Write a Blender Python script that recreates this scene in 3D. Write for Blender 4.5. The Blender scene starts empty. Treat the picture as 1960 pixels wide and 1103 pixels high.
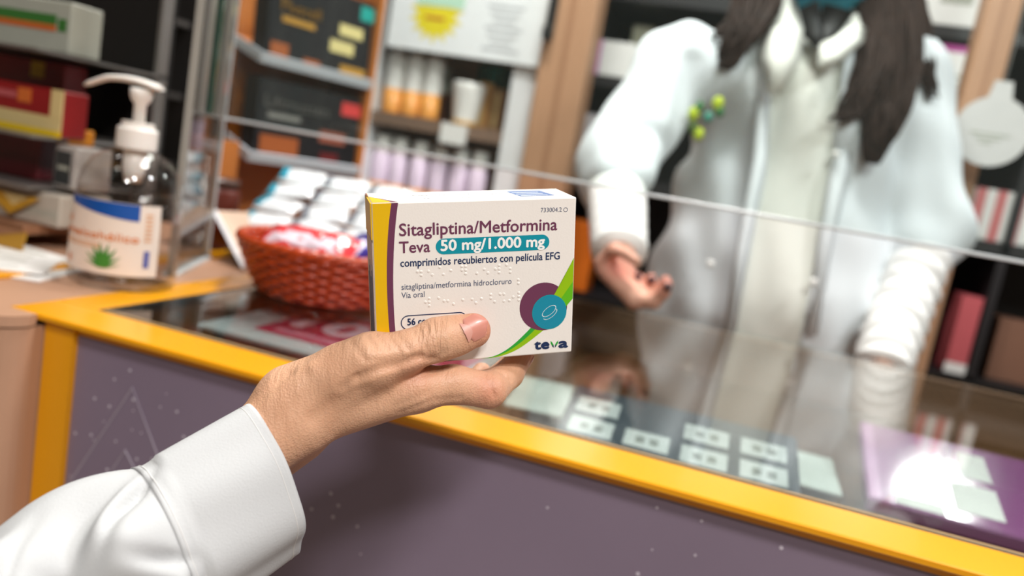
import bpy, bmesh, math, random
import numpy as np
from mathutils import Vector, Matrix

random.seed(7); rng = np.random.default_rng(7)
SC = bpy.context.scene
COL = SC.collection
pi = math.pi

# ------------------------------------------------------------------ camera
CAMZ = 1.15                      # lens height; the counter top is 0.20 m lower
CT = CAMZ - 0.20                 # counter top
FPX, IW, IH = 1500.0, 1960.0, 1103.0
yaw, pitch, roll = (math.radians(a) for a in (15.0, 8.6, 10.2))
cF = np.array([-math.sin(yaw)*math.cos(pitch), math.cos(yaw)*math.cos(pitch), -math.sin(pitch)])
R0 = np.array([math.cos(yaw), math.sin(yaw), 0.0]); U0 = np.cross(R0, cF)
cR = math.cos(roll)*R0 + math.sin(roll)*U0
cU = np.cross(cR, cF)
C0 = np.array([0, 0, CAMZ])
camd = bpy.data.cameras.new('camera'); cam = bpy.data.objects.new('camera', camd); COL.objects.link(cam)
cam.matrix_world = Matrix(((cR[0], cU[0], -cF[0], 0), (cR[1], cU[1], -cF[1], 0), (cR[2], cU[2], -cF[2], CAMZ), (0, 0, 0, 1)))
camd.sensor_width = 36.0; camd.lens = FPX/IW*36.0; camd.clip_start = 0.02
camd.dof.use_dof = True; camd.dof.focus_distance = 0.402; camd.dof.aperture_fstop = 4.4
SC.camera = cam
cy_ = SC.cycles; cy_.max_bounces = 8; cy_.transparent_max_bounces = 24; cy_.caustics_reflective = False; cy_.caustics_refractive = False

# ------------------------------------------------------------------ world, view
wd = bpy.data.worlds.new('world'); SC.world = wd; wd.use_nodes = True
wd.node_tree.nodes['Background'].inputs[0].default_value = (1.0, 0.97, 0.93, 1)
wd.node_tree.nodes['Background'].inputs[1].default_value = 0.25
vs = SC.view_settings; vs.view_transform = 'Standard'; vs.look = 'None'; vs.gamma = 1.0; vs.exposure = 0.16
vs.use_curve_mapping = False

CEIL = 2.75
LAMPS = [  # x, y, radius, watts, colour: the shop's round ceiling lamps
    (0.90, 2.52, 0.12, 24, (1.0, .97, .93)), (-0.85, 1.9, 0.16, 10, (1.0, .96, .90)),
    (-0.05, 0.85, 0.20, 19, (1.0, .97, .93)), (-0.95, -0.55, 0.20, 3, (1.0, .95, .88)),
    (0.85, -0.75, 0.20, 46, (1.0, .97, .93)), (1.35, 0.75, 0.18, 26, (.97, .98, 1.0)),
    (0.7, -1.7, 0.20, 44, (1.0, .97, .93)), (-1.5, 0.6, 0.12, 2, (1.0, .95, .88)), (-0.45, 1.30, 0.14, 24, (1.0, .97, .93)),
]

# ------------------------------------------------------------------ helpers
def ray(px, py): return cF + cR*(px-IW/2)/FPX - cU*(py-IH/2)/FPX
def PD(px, py, d): return C0 + ray(px, py)*d                       # pixel at a depth
def AY(px, py, Y): v = ray(px, py); return C0 + v*(Y/v[1])         # pixel on a plane y = Y
def GZ(px, py, z): v = ray(px, py); return C0 + v*((z-CAMZ)/v[2])  # pixel on a level z
def lin(c):
    c = np.array(c[:3], float)/255.0
    return tuple(np.where(c <= .04045, c/12.92, ((c+.055)/1.055)**2.4)) + (1.0,)

MATS = {}
def mat(name, rgb, rough=.5, metal=0., spec=.5, var=.06, scale=30., bump=0., bscale=200., coat=0., trans=0., sss=0., emit=None, estr=0.):
    if name in MATS: return MATS[name]
    m = bpy.data.materials.new(name); m.use_nodes = True; nt = m.node_tree; N = nt.nodes; L = nt.links
    b = N['Principled BSDF']
    tc = N.new('ShaderNodeTexCoord')
    nz = N.new('ShaderNodeTexNoise'); nz.inputs['Scale'].default_value = scale; nz.inputs['Detail'].default_value = 4
    L.new(tc.outputs['Object'], nz.inputs['Vector'])
    mx = N.new('ShaderNodeMix'); mx.data_type = 'RGBA'
    c = lin(rgb)
    mx.inputs[6].default_value = tuple(max(0, v*(1-var)) for v in c[:3]) + (1,)
    mx.inputs[7].default_value = tuple(min(1, v*(1+var)) for v in c[:3]) + (1,)
    L.new(nz.outputs['Fac'], mx.inputs[0]); L.new(mx.outputs[2], b.inputs['Base Color'])
    b.inputs['Roughness'].default_value = rough; b.inputs['Metallic'].default_value = metal
    b.inputs['Specular IOR Level'].default_value = spec
    b.inputs['Coat Weight'].default_value = coat; b.inputs['Coat Roughness'].default_value = .08
    b.inputs['Transmission Weight'].default_value = trans
    if sss:
        b.inputs['Subsurface Weight'].default_value = sss; b.inputs['Subsurface Radius'].default_value = (1, .35, .2)
        b.inputs['Subsurface Scale'].default_value = .004
    if bump:
        n2 = N.new('ShaderNodeTexNoise'); n2.inputs['Scale'].default_value = bscale; n2.inputs['Detail'].default_value = 3
        L.new(tc.outputs['Object'], n2.inputs['Vector'])
        bp = N.new('ShaderNodeBump'); bp.inputs['Strength'].default_value = bump; bp.inputs['Distance'].default_value = .002
        L.new(n2.outputs['Fac'], bp.inputs['Height']); L.new(bp.outputs[0], b.inputs['Normal'])
    if emit: b.inputs['Emission Color'].default_value = lin(emit); b.inputs['Emission Strength'].default_value = estr
    MATS[name] = m; return m

def glassmat(name, tint, refl=.04, rough=0.0, haze=0.0, hazecol=(220, 230, 228)):
    """thin sheet: clear straight through, mirror by Schlick's law"""
    if name in MATS: return MATS[name]
    m = bpy.data.materials.new(name); m.use_nodes = True; nt = m.node_tree; N = nt.nodes; L = nt.links
    for n in list(N): N.remove(n)
    out = N.new('ShaderNodeOutputMaterial'); tr = N.new('ShaderNodeBsdfTransparent'); gl = N.new('ShaderNodeBsdfGlossy')
    tr.inputs[0].default_value = tuple(tint)+(1,); gl.inputs['Roughness'].default_value = rough
    lw = N.new('ShaderNodeLayerWeight'); lw.inputs[0].default_value = .5
    pw = N.new('ShaderNodeMath'); pw.operation = 'POWER'; pw.inputs[1].default_value = 5
    ml = N.new('ShaderNodeMath'); ml.operation = 'MULTIPLY_ADD'; ml.inputs[1].default_value = 1-refl; ml.inputs[2].default_value = refl
    L.new(lw.outputs['Facing'], pw.inputs[0]); L.new(pw.outputs[0], ml.inputs[0])
    mx = N.new('ShaderNodeMixShader'); L.new(ml.outputs[0], mx.inputs[0])
    src = tr.outputs[0]
    if haze:
        df = N.new('ShaderNodeBsdfDiffuse'); df.inputs[0].default_value = lin(hazecol)
        m2 = N.new('ShaderNodeMixShader'); m2.inputs[0].default_value = haze
        L.new(tr.outputs[0], m2.inputs[1]); L.new(df.outputs[0], m2.inputs[2]); src = m2.outputs[0]
    L.new(src, mx.inputs[1]); L.new(gl.outputs[0], mx.inputs[2]); L.new(mx.outputs[0], out.inputs[0])
    MATS[name] = m; return m

def tag(o, label=None, cat=None, group=None, kind=None):
    if label: o['label'] = label
    if cat: o['category'] = cat
    if group: o['group'] = group
    if kind: o['kind'] = kind
    return o
def empty(name, loc=(0, 0, 0), rz=0., M=None):
    o = bpy.data.objects.new(name, None); COL.objects.link(o); o.empty_display_size = .02
    if M is not None: o.matrix_world = M
    else: o.location = tuple(float(v) for v in loc); o.rotation_euler = (0, 0, rz)
    return o
def thing(name, label, cat, loc=(0, 0, 0), rz=0., group=None, M=None):
    return tag(empty(name, loc, rz, M), label, cat, group)

class MB:
    """collects shapes; build() links them as ONE mesh object"""
    def __init__(s): s.v = []; s.f = []; s.n = 0
    def add(s, v, f, M=None):
        v = np.asarray(v, float).reshape(-1, 3)
        if M is not None: v = (np.array(M)[:3, :3] @ v.T).T + np.array(M)[:3, 3]
        s.v.append(v); s.f += [tuple(i+s.n for i in q) for q in f]; s.n += len(v); return s
    def box(s, x0, x1, y0, y1, z0, z1, M=None):
        v = [(x, y, z) for z in (z0, z1) for y in (y0, y1) for x in (x0, x1)]
        return s.add(v, [(0, 2, 3, 1), (4, 5, 7, 6), (0, 1, 5, 4), (2, 6, 7, 3), (0, 4, 6, 2), (1, 3, 7, 5)], M)
    def rbox(s, x0, x1, y0, y1, z0, z1, r=.002, seg=2, M=None):
        bm = bmesh.new(); bmesh.ops.create_cube(bm, size=1)
        for v in bm.verts: v.co = ((x0+x1)/2+v.co.x*(x1-x0), (y0+y1)/2+v.co.y*(y1-y0), (z0+z1)/2+v.co.z*(z1-z0))
        bmesh.ops.bevel(bm, geom=bm.edges[:], offset=r, segments=seg, affect='EDGES', profile=.5)
        bm.verts.index_update()
        s.add([v.co[:] for v in bm.verts], [[v.index for v in f.verts] for f in bm.faces], M); bm.free(); return s
    def lathe(s, prof, n=32, M=None, sx=1., sy=1.):
        v = []; f = []
        for r, z in prof:
            for k in range(n): a = 2*pi*k/n; v.append((r*math.cos(a)*sx, r*math.sin(a)*sy, z))
        for i in range(len(prof)-1):
            for k in range(n): f.append((i*n+k, i*n+(k+1) % n, (i+1)*n+(k+1) % n, (i+1)*n+k))
        return s.add(v, f, M)
    def cyl(s, r, z0, z1, n=32, M=None): return s.lathe([(1e-5, z0), (r, z0), (r, z1), (1e-5, z1)], n, M)
    def prism(s, poly, z0, z1, M=None):
        n = len(poly); v = [(x, y, z0) for x, y in poly]+[(x, y, z1) for x, y in poly]
        return s.add(v, [tuple(range(n-1, -1, -1)), tuple(range(n, 2*n))]+[(k, (k+1) % n, n+(k+1) % n, n+k) for k in range(n)], M)
    def tube(s, pts, r, n=6, closed=False, M=None, flat=1., up=None):
        P = np.asarray(pts, float); m = len(P); rr = np.broadcast_to(np.asarray(r, float), (m,))
        T = (np.roll(P, -1, 0)-np.roll(P, 1, 0)) if closed else np.gradient(P, axis=0)
        T /= np.linalg.norm(T, axis=1)[:, None]+1e-12
        ref = np.array(up if up is not None else (0, 0, 1.)); v = []; f = []
        for i in range(m):
            a = np.cross(T[i], ref)
            if np.linalg.norm(a) < .05: a = np.cross(T[i], (1., 0, 0))
            a /= np.linalg.norm(a); b = np.cross(a, T[i])
            for k in range(n): q = 2*pi*k/n; v.append(P[i]+rr[i]*(a*math.cos(q)+b*flat*math.sin(q)))
        for i in range(m if closed else m-1):
            j = (i+1) % m
            for k in range(n): f.append((i*n+k, i*n+(k+1) % n, j*n+(k+1) % n, j*n+k))
        if not closed: f += [tuple(range(n-1, -1, -1)), tuple((m-1)*n+k for k in range(n))]
        return s.add(v, f, M)
    def grid(s, X, closed_u=False, M=None, flip=False):
        X = np.asarray(X); a, b = X.shape[:2]; f = []
        for i in range(a-1):
            for j in range(b if closed_u else b-1):
                q = (i*b+j, i*b+(j+1) % b, (i+1)*b+(j+1) % b, (i+1)*b+j); f.append(q[::-1] if flip else q)
        return s.add(X.reshape(-1, 3), f, M)
    def build(s, name, m, parent=None, smooth=False, loc=None, rz=None):
        me = bpy.data.meshes.new(name); me.from_pydata(np.concatenate(s.v).tolist(), [], s.f); me.validate()
        me.materials.append(m)
        if smooth: me.polygons.foreach_set('use_smooth', [True]*len(me.polygons))
        o = bpy.data.objects.new(name, me); COL.objects.link(o)
        if parent is not None: o.parent = parent
        if loc is not None: o.location = tuple(float(v) for v in loc)
        if rz is not None: o.rotation_euler = (0, 0, rz)
        return o

def struct(name, mb, m, label, cat, parent=None):
    o = mb.build(name, m, parent); 
    if parent is None: tag(o, label, cat, kind='structure')
    return o

# ---- text: built-in font turned into a mesh, fitted to a rectangle
def text_arrays(s, bold=0.0):
    cu = bpy.data.curves.new('t', 'FONT'); cu.body = s; cu.size = 1.0; cu.offset = bold; cu.resolution_u = 3
    o = bpy.data.objects.new('t', cu); COL.objects.link(o)
    bpy.context.view_layer.update()
    me = bpy.data.meshes.new_from_object(o.evaluated_get(bpy.context.evaluated_depsgraph_get()))
    v = np.array([p.co[:] for p in me.vertices]).reshape(-1, 3); f = [tuple(p.vertices) for p in me.polygons]
    bpy.data.objects.remove(o); bpy.data.curves.remove(cu); bpy.data.meshes.remove(me)
    return v, f
def fit_text(mb, s, x0, x1, base, cap, zoff=0., bold=0.0, M=None):
    """x0..x1 ink width, base = baseline, cap = height of a capital"""
    v, f = text_arrays(s)
    if len(v) == 0: return
    w = v[:, 0].max()-v[:, 0].min()
    q = np.zeros_like(v)
    q[:, 0] = x0+(v[:, 0]-v[:, 0].min())/w*(x1-x0)
    q[:, 1] = base+v[:, 1]*cap/0.70
    q[:, 2] = zoff
    b = bold*cap
    for i, (dx, dy) in enumerate(((0, 0), (b, 0), (-b, 0), (0, b), (0, -b)) if bold else ((0, 0),)):
        mb.add(q+np.array((dx, dy, 2e-6*i)), f, M)

# ---- implicit surfaces
def surf_nets(F, org, h):
    S = F < 0; nx, ny, nz = F.shape
    c = [S[i:nx-1+i, j:ny-1+j, k:nz-1+k] for i in (0, 1) for j in (0, 1) for k in (0, 1)]
    cnt = sum(a.astype(np.int8) for a in c)
    I = np.argwhere((cnt > 0) & (cnt < 8)); idx = -np.ones(c[0].shape, np.int64); idx[tuple(I.T)] = np.arange(len(I))
    acc = np.zeros((len(I), 3)); num = np.zeros(len(I))
    corners = [(i, j, k) for i in (0, 1) for j in (0, 1) for k in (0, 1)]
    for a in corners:
        for ax in range(3):
            if a[ax]: continue
            b = list(a); b[ax] = 1
            fa = F[I[:, 0]+a[0], I[:, 1]+a[1], I[:, 2]+a[2]].astype(float); fb = F[I[:, 0]+b[0], I[:, 1]+b[1], I[:, 2]+b[2]].astype(float)
            cr = (fa < 0) != (fb < 0); t = np.where(cr, fa/np.where(cr, fa-fb, 1), 0)
            p = np.array(a, float)[None, :].repeat(len(I), 0); p[:, ax] += t
            acc += p*cr[:, None]; num += cr
    V = (I+acc/num[:, None])*h+np.array(org)
    faces = []
    for ax in range(3):
        o = [x for x in range(3) if x != ax]
        sl0 = [slice(None)]*3; sl1 = [slice(None)]*3; sl0[ax] = slice(0, -1); sl1[ax] = slice(1, None)
        d = S[tuple(sl0)] != S[tuple(sl1)]
        E = np.argwhere(d); sign = S[tuple(sl0)][tuple(E.T)]
        ok = (E[:, o[0]] > 0) & (E[:, o[1]] > 0) & (E[:, o[0]] < F.shape[o[0]]-1) & (E[:, o[1]] < F.shape[o[1]]-1)
        E = E[ok]; sign = sign[ok]
        def cell(du, dv): q = E.copy(); q[:, o[0]] -= du; q[:, o[1]] -= dv; return idx[tuple(q.T)]
        q = np.stack([cell(1, 1), cell(0, 1), cell(0, 0), cell(1, 0)], 1)
        if ax == 1: q = q[:, ::-1]
        q[~sign] = q[~sign][:, ::-1]
        faces.append(q[(q >= 0).all(1)])
    return V, np.concatenate(faces)
def grid_pts(lo, hi, h):
    ax = [np.arange(lo[k], hi[k]+h, h, dtype=np.float32) for k in range(3)]
    return np.meshgrid(*ax, indexing='ij')
def caps(G, a, b, ra, rb, sq=None):
    """tapered capsule; sq = (unit normal, factor) flattens it along the normal"""
    a = np.asarray(a, np.float32); b = np.asarray(b, np.float32); d = b-a; L = float(d @ d)+1e-12
    px, py, pz = G[0]-a[0], G[1]-a[1], G[2]-a[2]
    t = np.clip((px*d[0]+py*d[1]+pz*d[2])/L, 0, 1)
    px = px-t*d[0]; py = py-t*d[1]; pz = pz-t*d[2]
    q = px*px+py*py+pz*pz
    if sq is not None:
        n, s = sq; dn = px*n[0]+py*n[1]+pz*n[2]; q = q+(s*s-1)*dn*dn
        return (np.sqrt(q)-(ra+t*(rb-ra)))/(s**.5)
    return np.sqrt(q)-(ra+t*(rb-ra))
def ell(G, c, r):
    q = np.sqrt(((G[0]-c[0])/r[0])**2+((G[1]-c[1])/r[1])**2+((G[2]-c[2])/r[2])**2)
    return (q-1)*min(r)
def smin(a, b, k):
    h = np.clip(.5+.5*(b-a)/k, 0, 1); return b*(1-h)+a*h-k*h*(1-h)
def relax(V, Q, n=1, w=.5):
    for _ in range(n):
        A = np.zeros_like(V); c = np.zeros(len(V))
        for i in range(4):
            j = (i+1) % 4
            np.add.at(A, Q[:, i], V[Q[:, j]]); np.add.at(c, Q[:, i], 1); np.add.at(A, Q[:, j], V[Q[:, i]]); np.add.at(c, Q[:, j], 1)
        V = V*(1-w)+w*A/np.maximum(c, 1)[:, None]
    return V
def mesh_from(name, V, Q, m, parent=None, M=None, attrs=None):
    me = bpy.data.meshes.new(name); me.from_pydata(V.tolist(), [], Q.tolist()); me.materials.append(m)
    me.polygons.foreach_set('use_smooth', [True]*len(me.polygons))
    if attrs:
        for k, a in attrs.items():
            at = me.attributes.new(k, 'FLOAT', 'POINT'); at.data.foreach_set('value', np.asarray(a, np.float32))
    o = bpy.data.objects.new(name, me); COL.objects.link(o)
    if parent is not None: o.parent = parent
    if M is not None: o.matrix_world = M
    return o

# ================================================================== the room
RX0, RX1, RY0, RY1 = -2.4, 2.6, -2.6, 2.75
m_floor = mat('floor_vinyl', (150, 138, 126), .35, scale=6, var=.12)
m_wall = mat('wall_paint', (128, 118, 108), .8, scale=4)
m_ceil = mat('ceiling_paint', (180, 176, 170), .9)
struct('floor', MB().box(RX0, RX1, RY0, RY1, -.05, 0), m_floor, 'grey beige vinyl shop floor', 'floor')
struct('ceiling', MB().box(RX0, RX1, RY0, RY1, CEIL, CEIL+.05), m_ceil, 'plain white shop ceiling with round lamps', 'ceiling')
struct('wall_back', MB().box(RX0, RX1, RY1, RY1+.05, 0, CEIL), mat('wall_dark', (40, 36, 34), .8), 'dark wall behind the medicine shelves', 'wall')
struct('wall_front', MB().box(RX0, RX1, RY0-.05, RY0, 0, CEIL), mat('dim_wall', (64, 58, 54), .8), 'dark wall on the customer side of the shop', 'wall')  # unseen wall, coloured dark to weaken its reflection in the clear screen
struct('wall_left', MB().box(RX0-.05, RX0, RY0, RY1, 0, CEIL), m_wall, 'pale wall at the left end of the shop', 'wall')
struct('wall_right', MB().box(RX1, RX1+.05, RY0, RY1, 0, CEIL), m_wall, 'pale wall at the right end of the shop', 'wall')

m_lampring = mat('lamp_ring', (235, 235, 235), .4)
LW = ['above the shelves behind the pharmacist', 'above the left display', 'above the glass counter', 'over the left customer side',
      'over the right customer side', 'over the right end of the counter', 'by the front wall', 'by the left wall', 'above the counter end by the white cabinet']
for i, (x, y, r, w, c) in enumerate(LAMPS):
    t = thing('ceiling_lamp', 'round flush ceiling lamp '+LW[i], 'lamp', (x, y, CEIL), group='round ceiling lamps')
    MB().lathe([(r, 0), (r+.025, 0), (r+.025, -.03), (r, -.034), (r, 0)], 40).build('lamp_ring', m_lampring, t, True)
    ld = bpy.data.lights.new('lamp_light', 'AREA'); ld.shape = 'DISK'; ld.size = 2*r; ld.energy = w; ld.color = c
    lo = bpy.data.objects.new('lamp_light', ld); COL.objects.link(lo); lo.parent = t; lo.location = (0, 0, -.02)

# ================================================================== glass display counter
Y_F, Y_IN, Y_B = 0.545, 0.598, 1.36         # outer front edge, glass edge, back edge
X_L, X_IN, X_R = -0.603, -0.557, 1.45
m_yel = mat('yellow_laminate', (224, 152, 12), .28, spec=.45, scale=12, var=.05, coat=.15)
m_yel2 = m_yel
m_purple = mat('slate_purple_panel', (124, 110, 128), .42, scale=5, var=.12, bump=.03, bscale=300)
m_wood = mat('pinkish_beech', (178, 137, 111), .42, scale=9, var=.12)
m_inner = mat('display_interior_wood', (96, 62, 32), .45, scale=8, var=.2)
m_gasket = mat('dark_gasket', (38, 34, 26), .5)
m_brass = mat('tan_glass_edge', (168, 138, 96), .3)
m_glass = glassmat('counter_glass', (.93, .965, .955), refl=.045)
cnt = thing('display_counter', 'yellow framed counter with a glass top and a slate purple front', 'counter', (0.4, .95, 0))
def W2(mb, name, m, smooth=False, par=None):   # mesh given in world coordinates, stored under the counter
    mb.v = [v-np.array((0.4, .95, 0)) for v in mb.v]
    return mb.build(name, m, par or cnt, smooth)
f = MB()
f.rbox(X_L, X_R, Y_F, Y_IN, CT-.006, CT, .0012, 1)
W2(f, 'front_frame', m_yel)
W2(MB().rbox(X_L, X_IN, Y_IN, Y_B, CT-.006, CT, .0012, 1), 'side_frame', m_yel)
W2(MB().rbox(X_R-.05, X_R, Y_IN, Y_B, CT-.006, CT, .0012, 1), 'side_frame', m_yel)
W2(MB().box(X_L+.008, X_R, Y_F+.012, Y_F+.03, CT-.0135, CT-.0075), 'front_rail', m_yel2)
W2(MB().box(X_L+.033, X_L+.0645, Y_F+.008, Y_F+.03, .06, CT-.0075), 'corner_post', m_yel2)
W2(MB().box(X_R-.035, X_R, Y_F+.006, Y_F+.03, .06, CT-.017), 'corner_post', m_yel2)
pan = W2(MB().box(X_L+.0645, X_R-.035, Y_F+.014, Y_F+.026, .06, CT-.0135), 'front_panel', m_purple)
# printed snow and fir-tree outlines on the purple panel
m_snow = mat('pale_snow_print', (190, 182, 194), .5)
m_tree = mat('grey_tree_print', (150, 140, 154), .5)
def onpanel(px, py): return AY(px, py, Y_F+.014)
mb = MB(); yy = Y_F+.0138
for k in range(120):
    px = rng.uniform(120, 520) if k < 80 else rng.uniform(500, 1500); py = rng.uniform(640, 1100)
    p = onpanel(px, py); r = rng.uniform(.0007, .0016)
    if p[2] > CT-.022 or p[0] < X_L+.07: continue
    mb.cyl(r, 0, .0002, 8, Matrix.Translation((p[0], yy, p[2])) @ Matrix.Rotation(pi/2, 4, 'X'))
W2(mb, 'snow_print', m_snow); sn = bpy.data.objects['snow_print']; sn.parent = pan; sn['kind'] = 'stuff'
mb = MB()
for tri in ([(130, 930), (254, 742), (305, 880)], [(215, 900), (240, 862), (262, 905)], [(900, 1050), (905, 820), (1010, 1040)]):
    if tri[0][0] == 900: continue
    P = [onpanel(*q) for q in tri]
    mb.tube([(p[0], yy, p[2]) for p in P], .0011, 5)
W2(mb, 'tree_print', m_tree).parent = pan
# interior
W2(MB().box(X_L+.034, X_R-.02, Y_F+.03, Y_B-.01, CT-.10, CT-.085), 'display_tray', m_inner)
W2(MB().box(X_L+.034, X_L+.046, Y_F+.03, Y_B-.01, CT-.085, CT-.0065), 'tray_side', m_inner)
W2(MB().box(X_R-.04, X_R-.02, Y_F+.03, Y_B-.01, CT-.085, CT-.0065), 'tray_side', m_inner)
W2(MB().box(X_L+.034, X_R-.02, Y_B-.022, Y_B-.008, .06, CT-.0065), 'back_panel', m_wood)
W2(MB().box(X_L+.034, X_L+.046, Y_F+.03, Y_B-.022, .06, CT-.10), 'side_panel', m_wood)
W2(MB().box(X_R-.035, X_R-.02, Y_F+.03, Y_B-.022, .06, CT-.10), 'side_panel', m_wood)
W2(MB().box(X_L+.05, X_R-.05, Y_F+.05, Y_B-.05, 0, .06), 'plinth', m_gasket)
W2(MB().box(X_IN+.004, X_R-.054, Y_IN+.004, Y_B, CT-.0065, CT-.0005), 'glass_top', m_glass)
g = MB(); g.box(X_IN, X_R-.05, Y_IN, Y_IN+.004, CT-.007, CT-.0002); g.box(X_IN, X_IN+.004, Y_IN+.004, Y_B, CT-.007, CT-.0002)
W2(g, 'glass_gasket', m_gasket)
W2(MB().box(X_IN+.004, X_R-.054, Y_IN+.0045, Y_IN+.0075, CT-.0006, CT-.0001), 'glass_edge', m_brass)

# ---- things under the glass
TZ = CT-.085
def slab(name, label, cat, px, py, w, d, h, rz, m, tilt=0., z=None, prints=(), group=None, rough=None):
    z = TZ if z is None else z
    p = GZ(px, py, z)
    M = Matrix.Translation((p[0], p[1], z)) @ Matrix.Rotation(rz, 4, 'Z') @ Matrix.Rotation(tilt, 4, 'X')
    t = thing(name, label, cat, M=M, group=group)
    MB().rbox(-w/2, w/2, 0, d, 0, h, min(h*.3, .002), 1).build('body', m, t)
    for (u0, v0, u1, v1, pm, nm) in prints:
        MB().box(-w/2+u0*w, -w/2+u1*w, v0*d, v1*d, h, h+.0006).build(nm, pm, t)
    return t
m_white = mat('white_print', (235, 233, 230), .45)
m_pale = mat('pale_paper', (190, 196, 190), .6, var=.1)
m_mag = mat('magenta_print', (178, 30, 72), .3)
m_frame = mat('silver_leaflet_edge', (186, 190, 192), .3)
lf = slab('framed_leaflet', 'silver edged leaflet with a magenta print of the number ten under the glass', 'leaflet', 600, 684, .30, .21, .006, .0, m_frame, z=TZ+.03,
          prints=[(.16, .16, .95, .90, m_mag, 'magenta_print')])
lf.location = (-.385, .716, CT-.031)
mb = MB()
fit_text(mb, '10', -.085, -.01, .085, .075, .0068, .05)
mb.build('number_print', mat('white_pink_print', (240, 206, 218), .4), lf)
MB().box(-.085, .05, .045, .062, .0066, .007).build('pale_line_print', mat('rose_print', (196, 120, 140), .4), lf)
for k, (a, b) in enumerate(((-.13, -.10), (.10, .13))):   # blocks that lift the leaflet
    MB().box(a, b, .02, .18, -.0535, 0).build('stand_block', m_inner, lf)
m_slate = mat('slate_card', (58, 66, 76), .4)
PRr = []; m_lbl = mat('slate_card_label', (186, 190, 190), .5)
for (u, v) in ((.04, .14), (.04, .52), (.28, .14), (.52, .10), (.52, .48), (.76, .10), (.76, .48)):
    PRr.append((u, v, u+.19, v+.27, m_lbl, 'label_print'))
t = slab('display_card', 'dark slate card with two rows of white labels under the glass', 'card', 1285, 905, .235, .11, .008, .03, m_slate, tilt=.25, z=TZ+.03, prints=PRr)
MB().box(-.115, .115, .01, .09, -.031, -.0005).build('card_wedge', m_slate, t)
for (u, v) in ((.04, .14), (.04, .52), (.28, .14), (.52, .10), (.52, .48), (.76, .10), (.76, .48)):
    for q in (.05, .11): MB().box(-.1175+(u+q)*.235, -.1175+(u+q+.035)*.235, (v+.08)*.11, (v+.18)*.11, .0086, .009).build('label_mark', mat('label_mark_grey', (120, 124, 120), .5), t)
slab('white_leaflet', 'pale leaflet lying under the glass left of the slate card', 'leaflet', 1020, 790, .07, .14, .003, .12, m_pale, z=TZ+.02)
slab('pale_sheet', 'pale green printed sheet between the slate card and the purple box', 'sheet', 1562, 940, .05, .12, .003, -.02, m_pale, z=TZ+.02)
m_plum = mat('plum_carton', (150, 88, 140), .12, coat=.8, scale=8, var=.1)
m_plum2 = mat('light_plum_print', (178, 120, 168), .2)
t = slab('purple_carton', 'glossy purple carton with white panels under the right of the glass', 'carton', 1948, 1058, .27, .15, .016, -.02, m_plum, tilt=.268, z=TZ+.02,
     prints=[(.01, .02, .05, .98, m_plum2, 'light_stripe'), (.10, .02, .26, .13, m_white, 'white_panel'), (.36, .55, .46, .88, m_white, 'white_panel'), (.30, .12, .46, .46, m_white, 'white_panel'), (.56, .06, .8, .42, m_white, 'white_panel')])
MB().box(-.10, .10, .01, .11, -.04, -.0005).build('carton_wedge', m_plum, t)
for sh in [o for o in bpy.data.objects if o.name.startswith(('white_leaflet', 'pale_sheet')) and o.type == 'EMPTY']:
    w = .03
    MB().box(-w, w, .02, .12, -.02, 0).build('stand_block', m_inner, sh)

# ================================================================== wooden side counter
sc = thing('side_counter', 'pinkish beech counter with a rounded front corner left of the purple panel', 'counter', (-1.1, .9, 0))
def WS(mb, name, m, smooth=False):
    mb.v = [v-np.array((-1.1, .9, 0)) for v in mb.v]; return mb.build(name, m, sc, smooth)
arc = lambda cx, cy, r, a0, a1, n: [(cx+r*math.cos(math.radians(a0+(a1-a0)*k/n)), cy+r*math.sin(math.radians(a0+(a1-a0)*k/n))) for k in range(n+1)]
xr = X_L+.0315
poly = [(-1.6, .512)]+arc(xr-.03, .542, .03, -90, 0, 8)+[(xr, 1.16), (-1.6, 1.16)]
WS(MB().prism(poly, .05, CT-.012), 'body', m_wood)
poly2 = [(-1.6, .508)]+arc(xr-.032, .542, .034, -90, -10, 8)+[(xr, .5445), (X_L-.0005, .5445), (X_L-.0005, 1.16), (-1.6, 1.16)]
WS(MB().prism(poly2, CT-.0105, CT-.0005), 'counter_top', m_wood)
WS(MB().prism([(x-.002, y+.002) for x, y in poly], CT-.012, CT-.0105), 'shadow_gap', m_gasket)
WS(MB().rbox(-.722, -.692, .52, 1.16, CT-.0005, CT+.004, .001, 1), 'yellow_strip', m_yel)
WS(MB().box(-1.55, xr-.02, .56, 1.12, 0, .05), 'plinth', m_gasket)

# ================================================================== sanitiser bottle
BX, BY = -.634, .712
bt = thing('gel_bottle', 'clear pump bottle of hand sanitiser gel with a white and blue label', 'bottle', (BX, BY, CT), math.radians(14))
m_clear = glassmat('clear_plastic', (.965, .96, .955), refl=.05, rough=.02)
m_gel = glassmat('clear_gel', (.975, .97, .965), refl=.02)
m_pump = mat('white_plastic', (236, 230, 224), .35, sss=.1)
prof = [(.0001, .003), (.040, .0025), (.050, .0), (.0545, .006), (.0555, .02), (.0545, .07), (.0525, .105), (.049, .120), (.041, .134), (.030, .143), (.0215, .148), (.0175, .150), (.0175, .158)]
MB().lathe(prof, 56).build('bottle_body', m_clear, bt, True)
MB().lathe([(.0001, .006), (.049, .006), (.0525, .012), (.0530, .02), (.0520, .07), (.0505, .102), (.0001, .102)], 48).build('gel', m_gel, bt, True)
MB().lathe([(.0001, .148), (.020, .148), (.0205, .150), (.0205, .169), (.019, .171), (.0165, .171), (.0165, .177), (.0001, .177)], 40).build('pump_collar', m_pump, bt, False)
MB().lathe([(.0001, .176), (.0062, .176), (.0062, .196), (.0095, .200), (.0115, .206), (.0115, .213), (.0001, .213)], 28).build('pump_stem', m_pump, bt, True)
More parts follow.
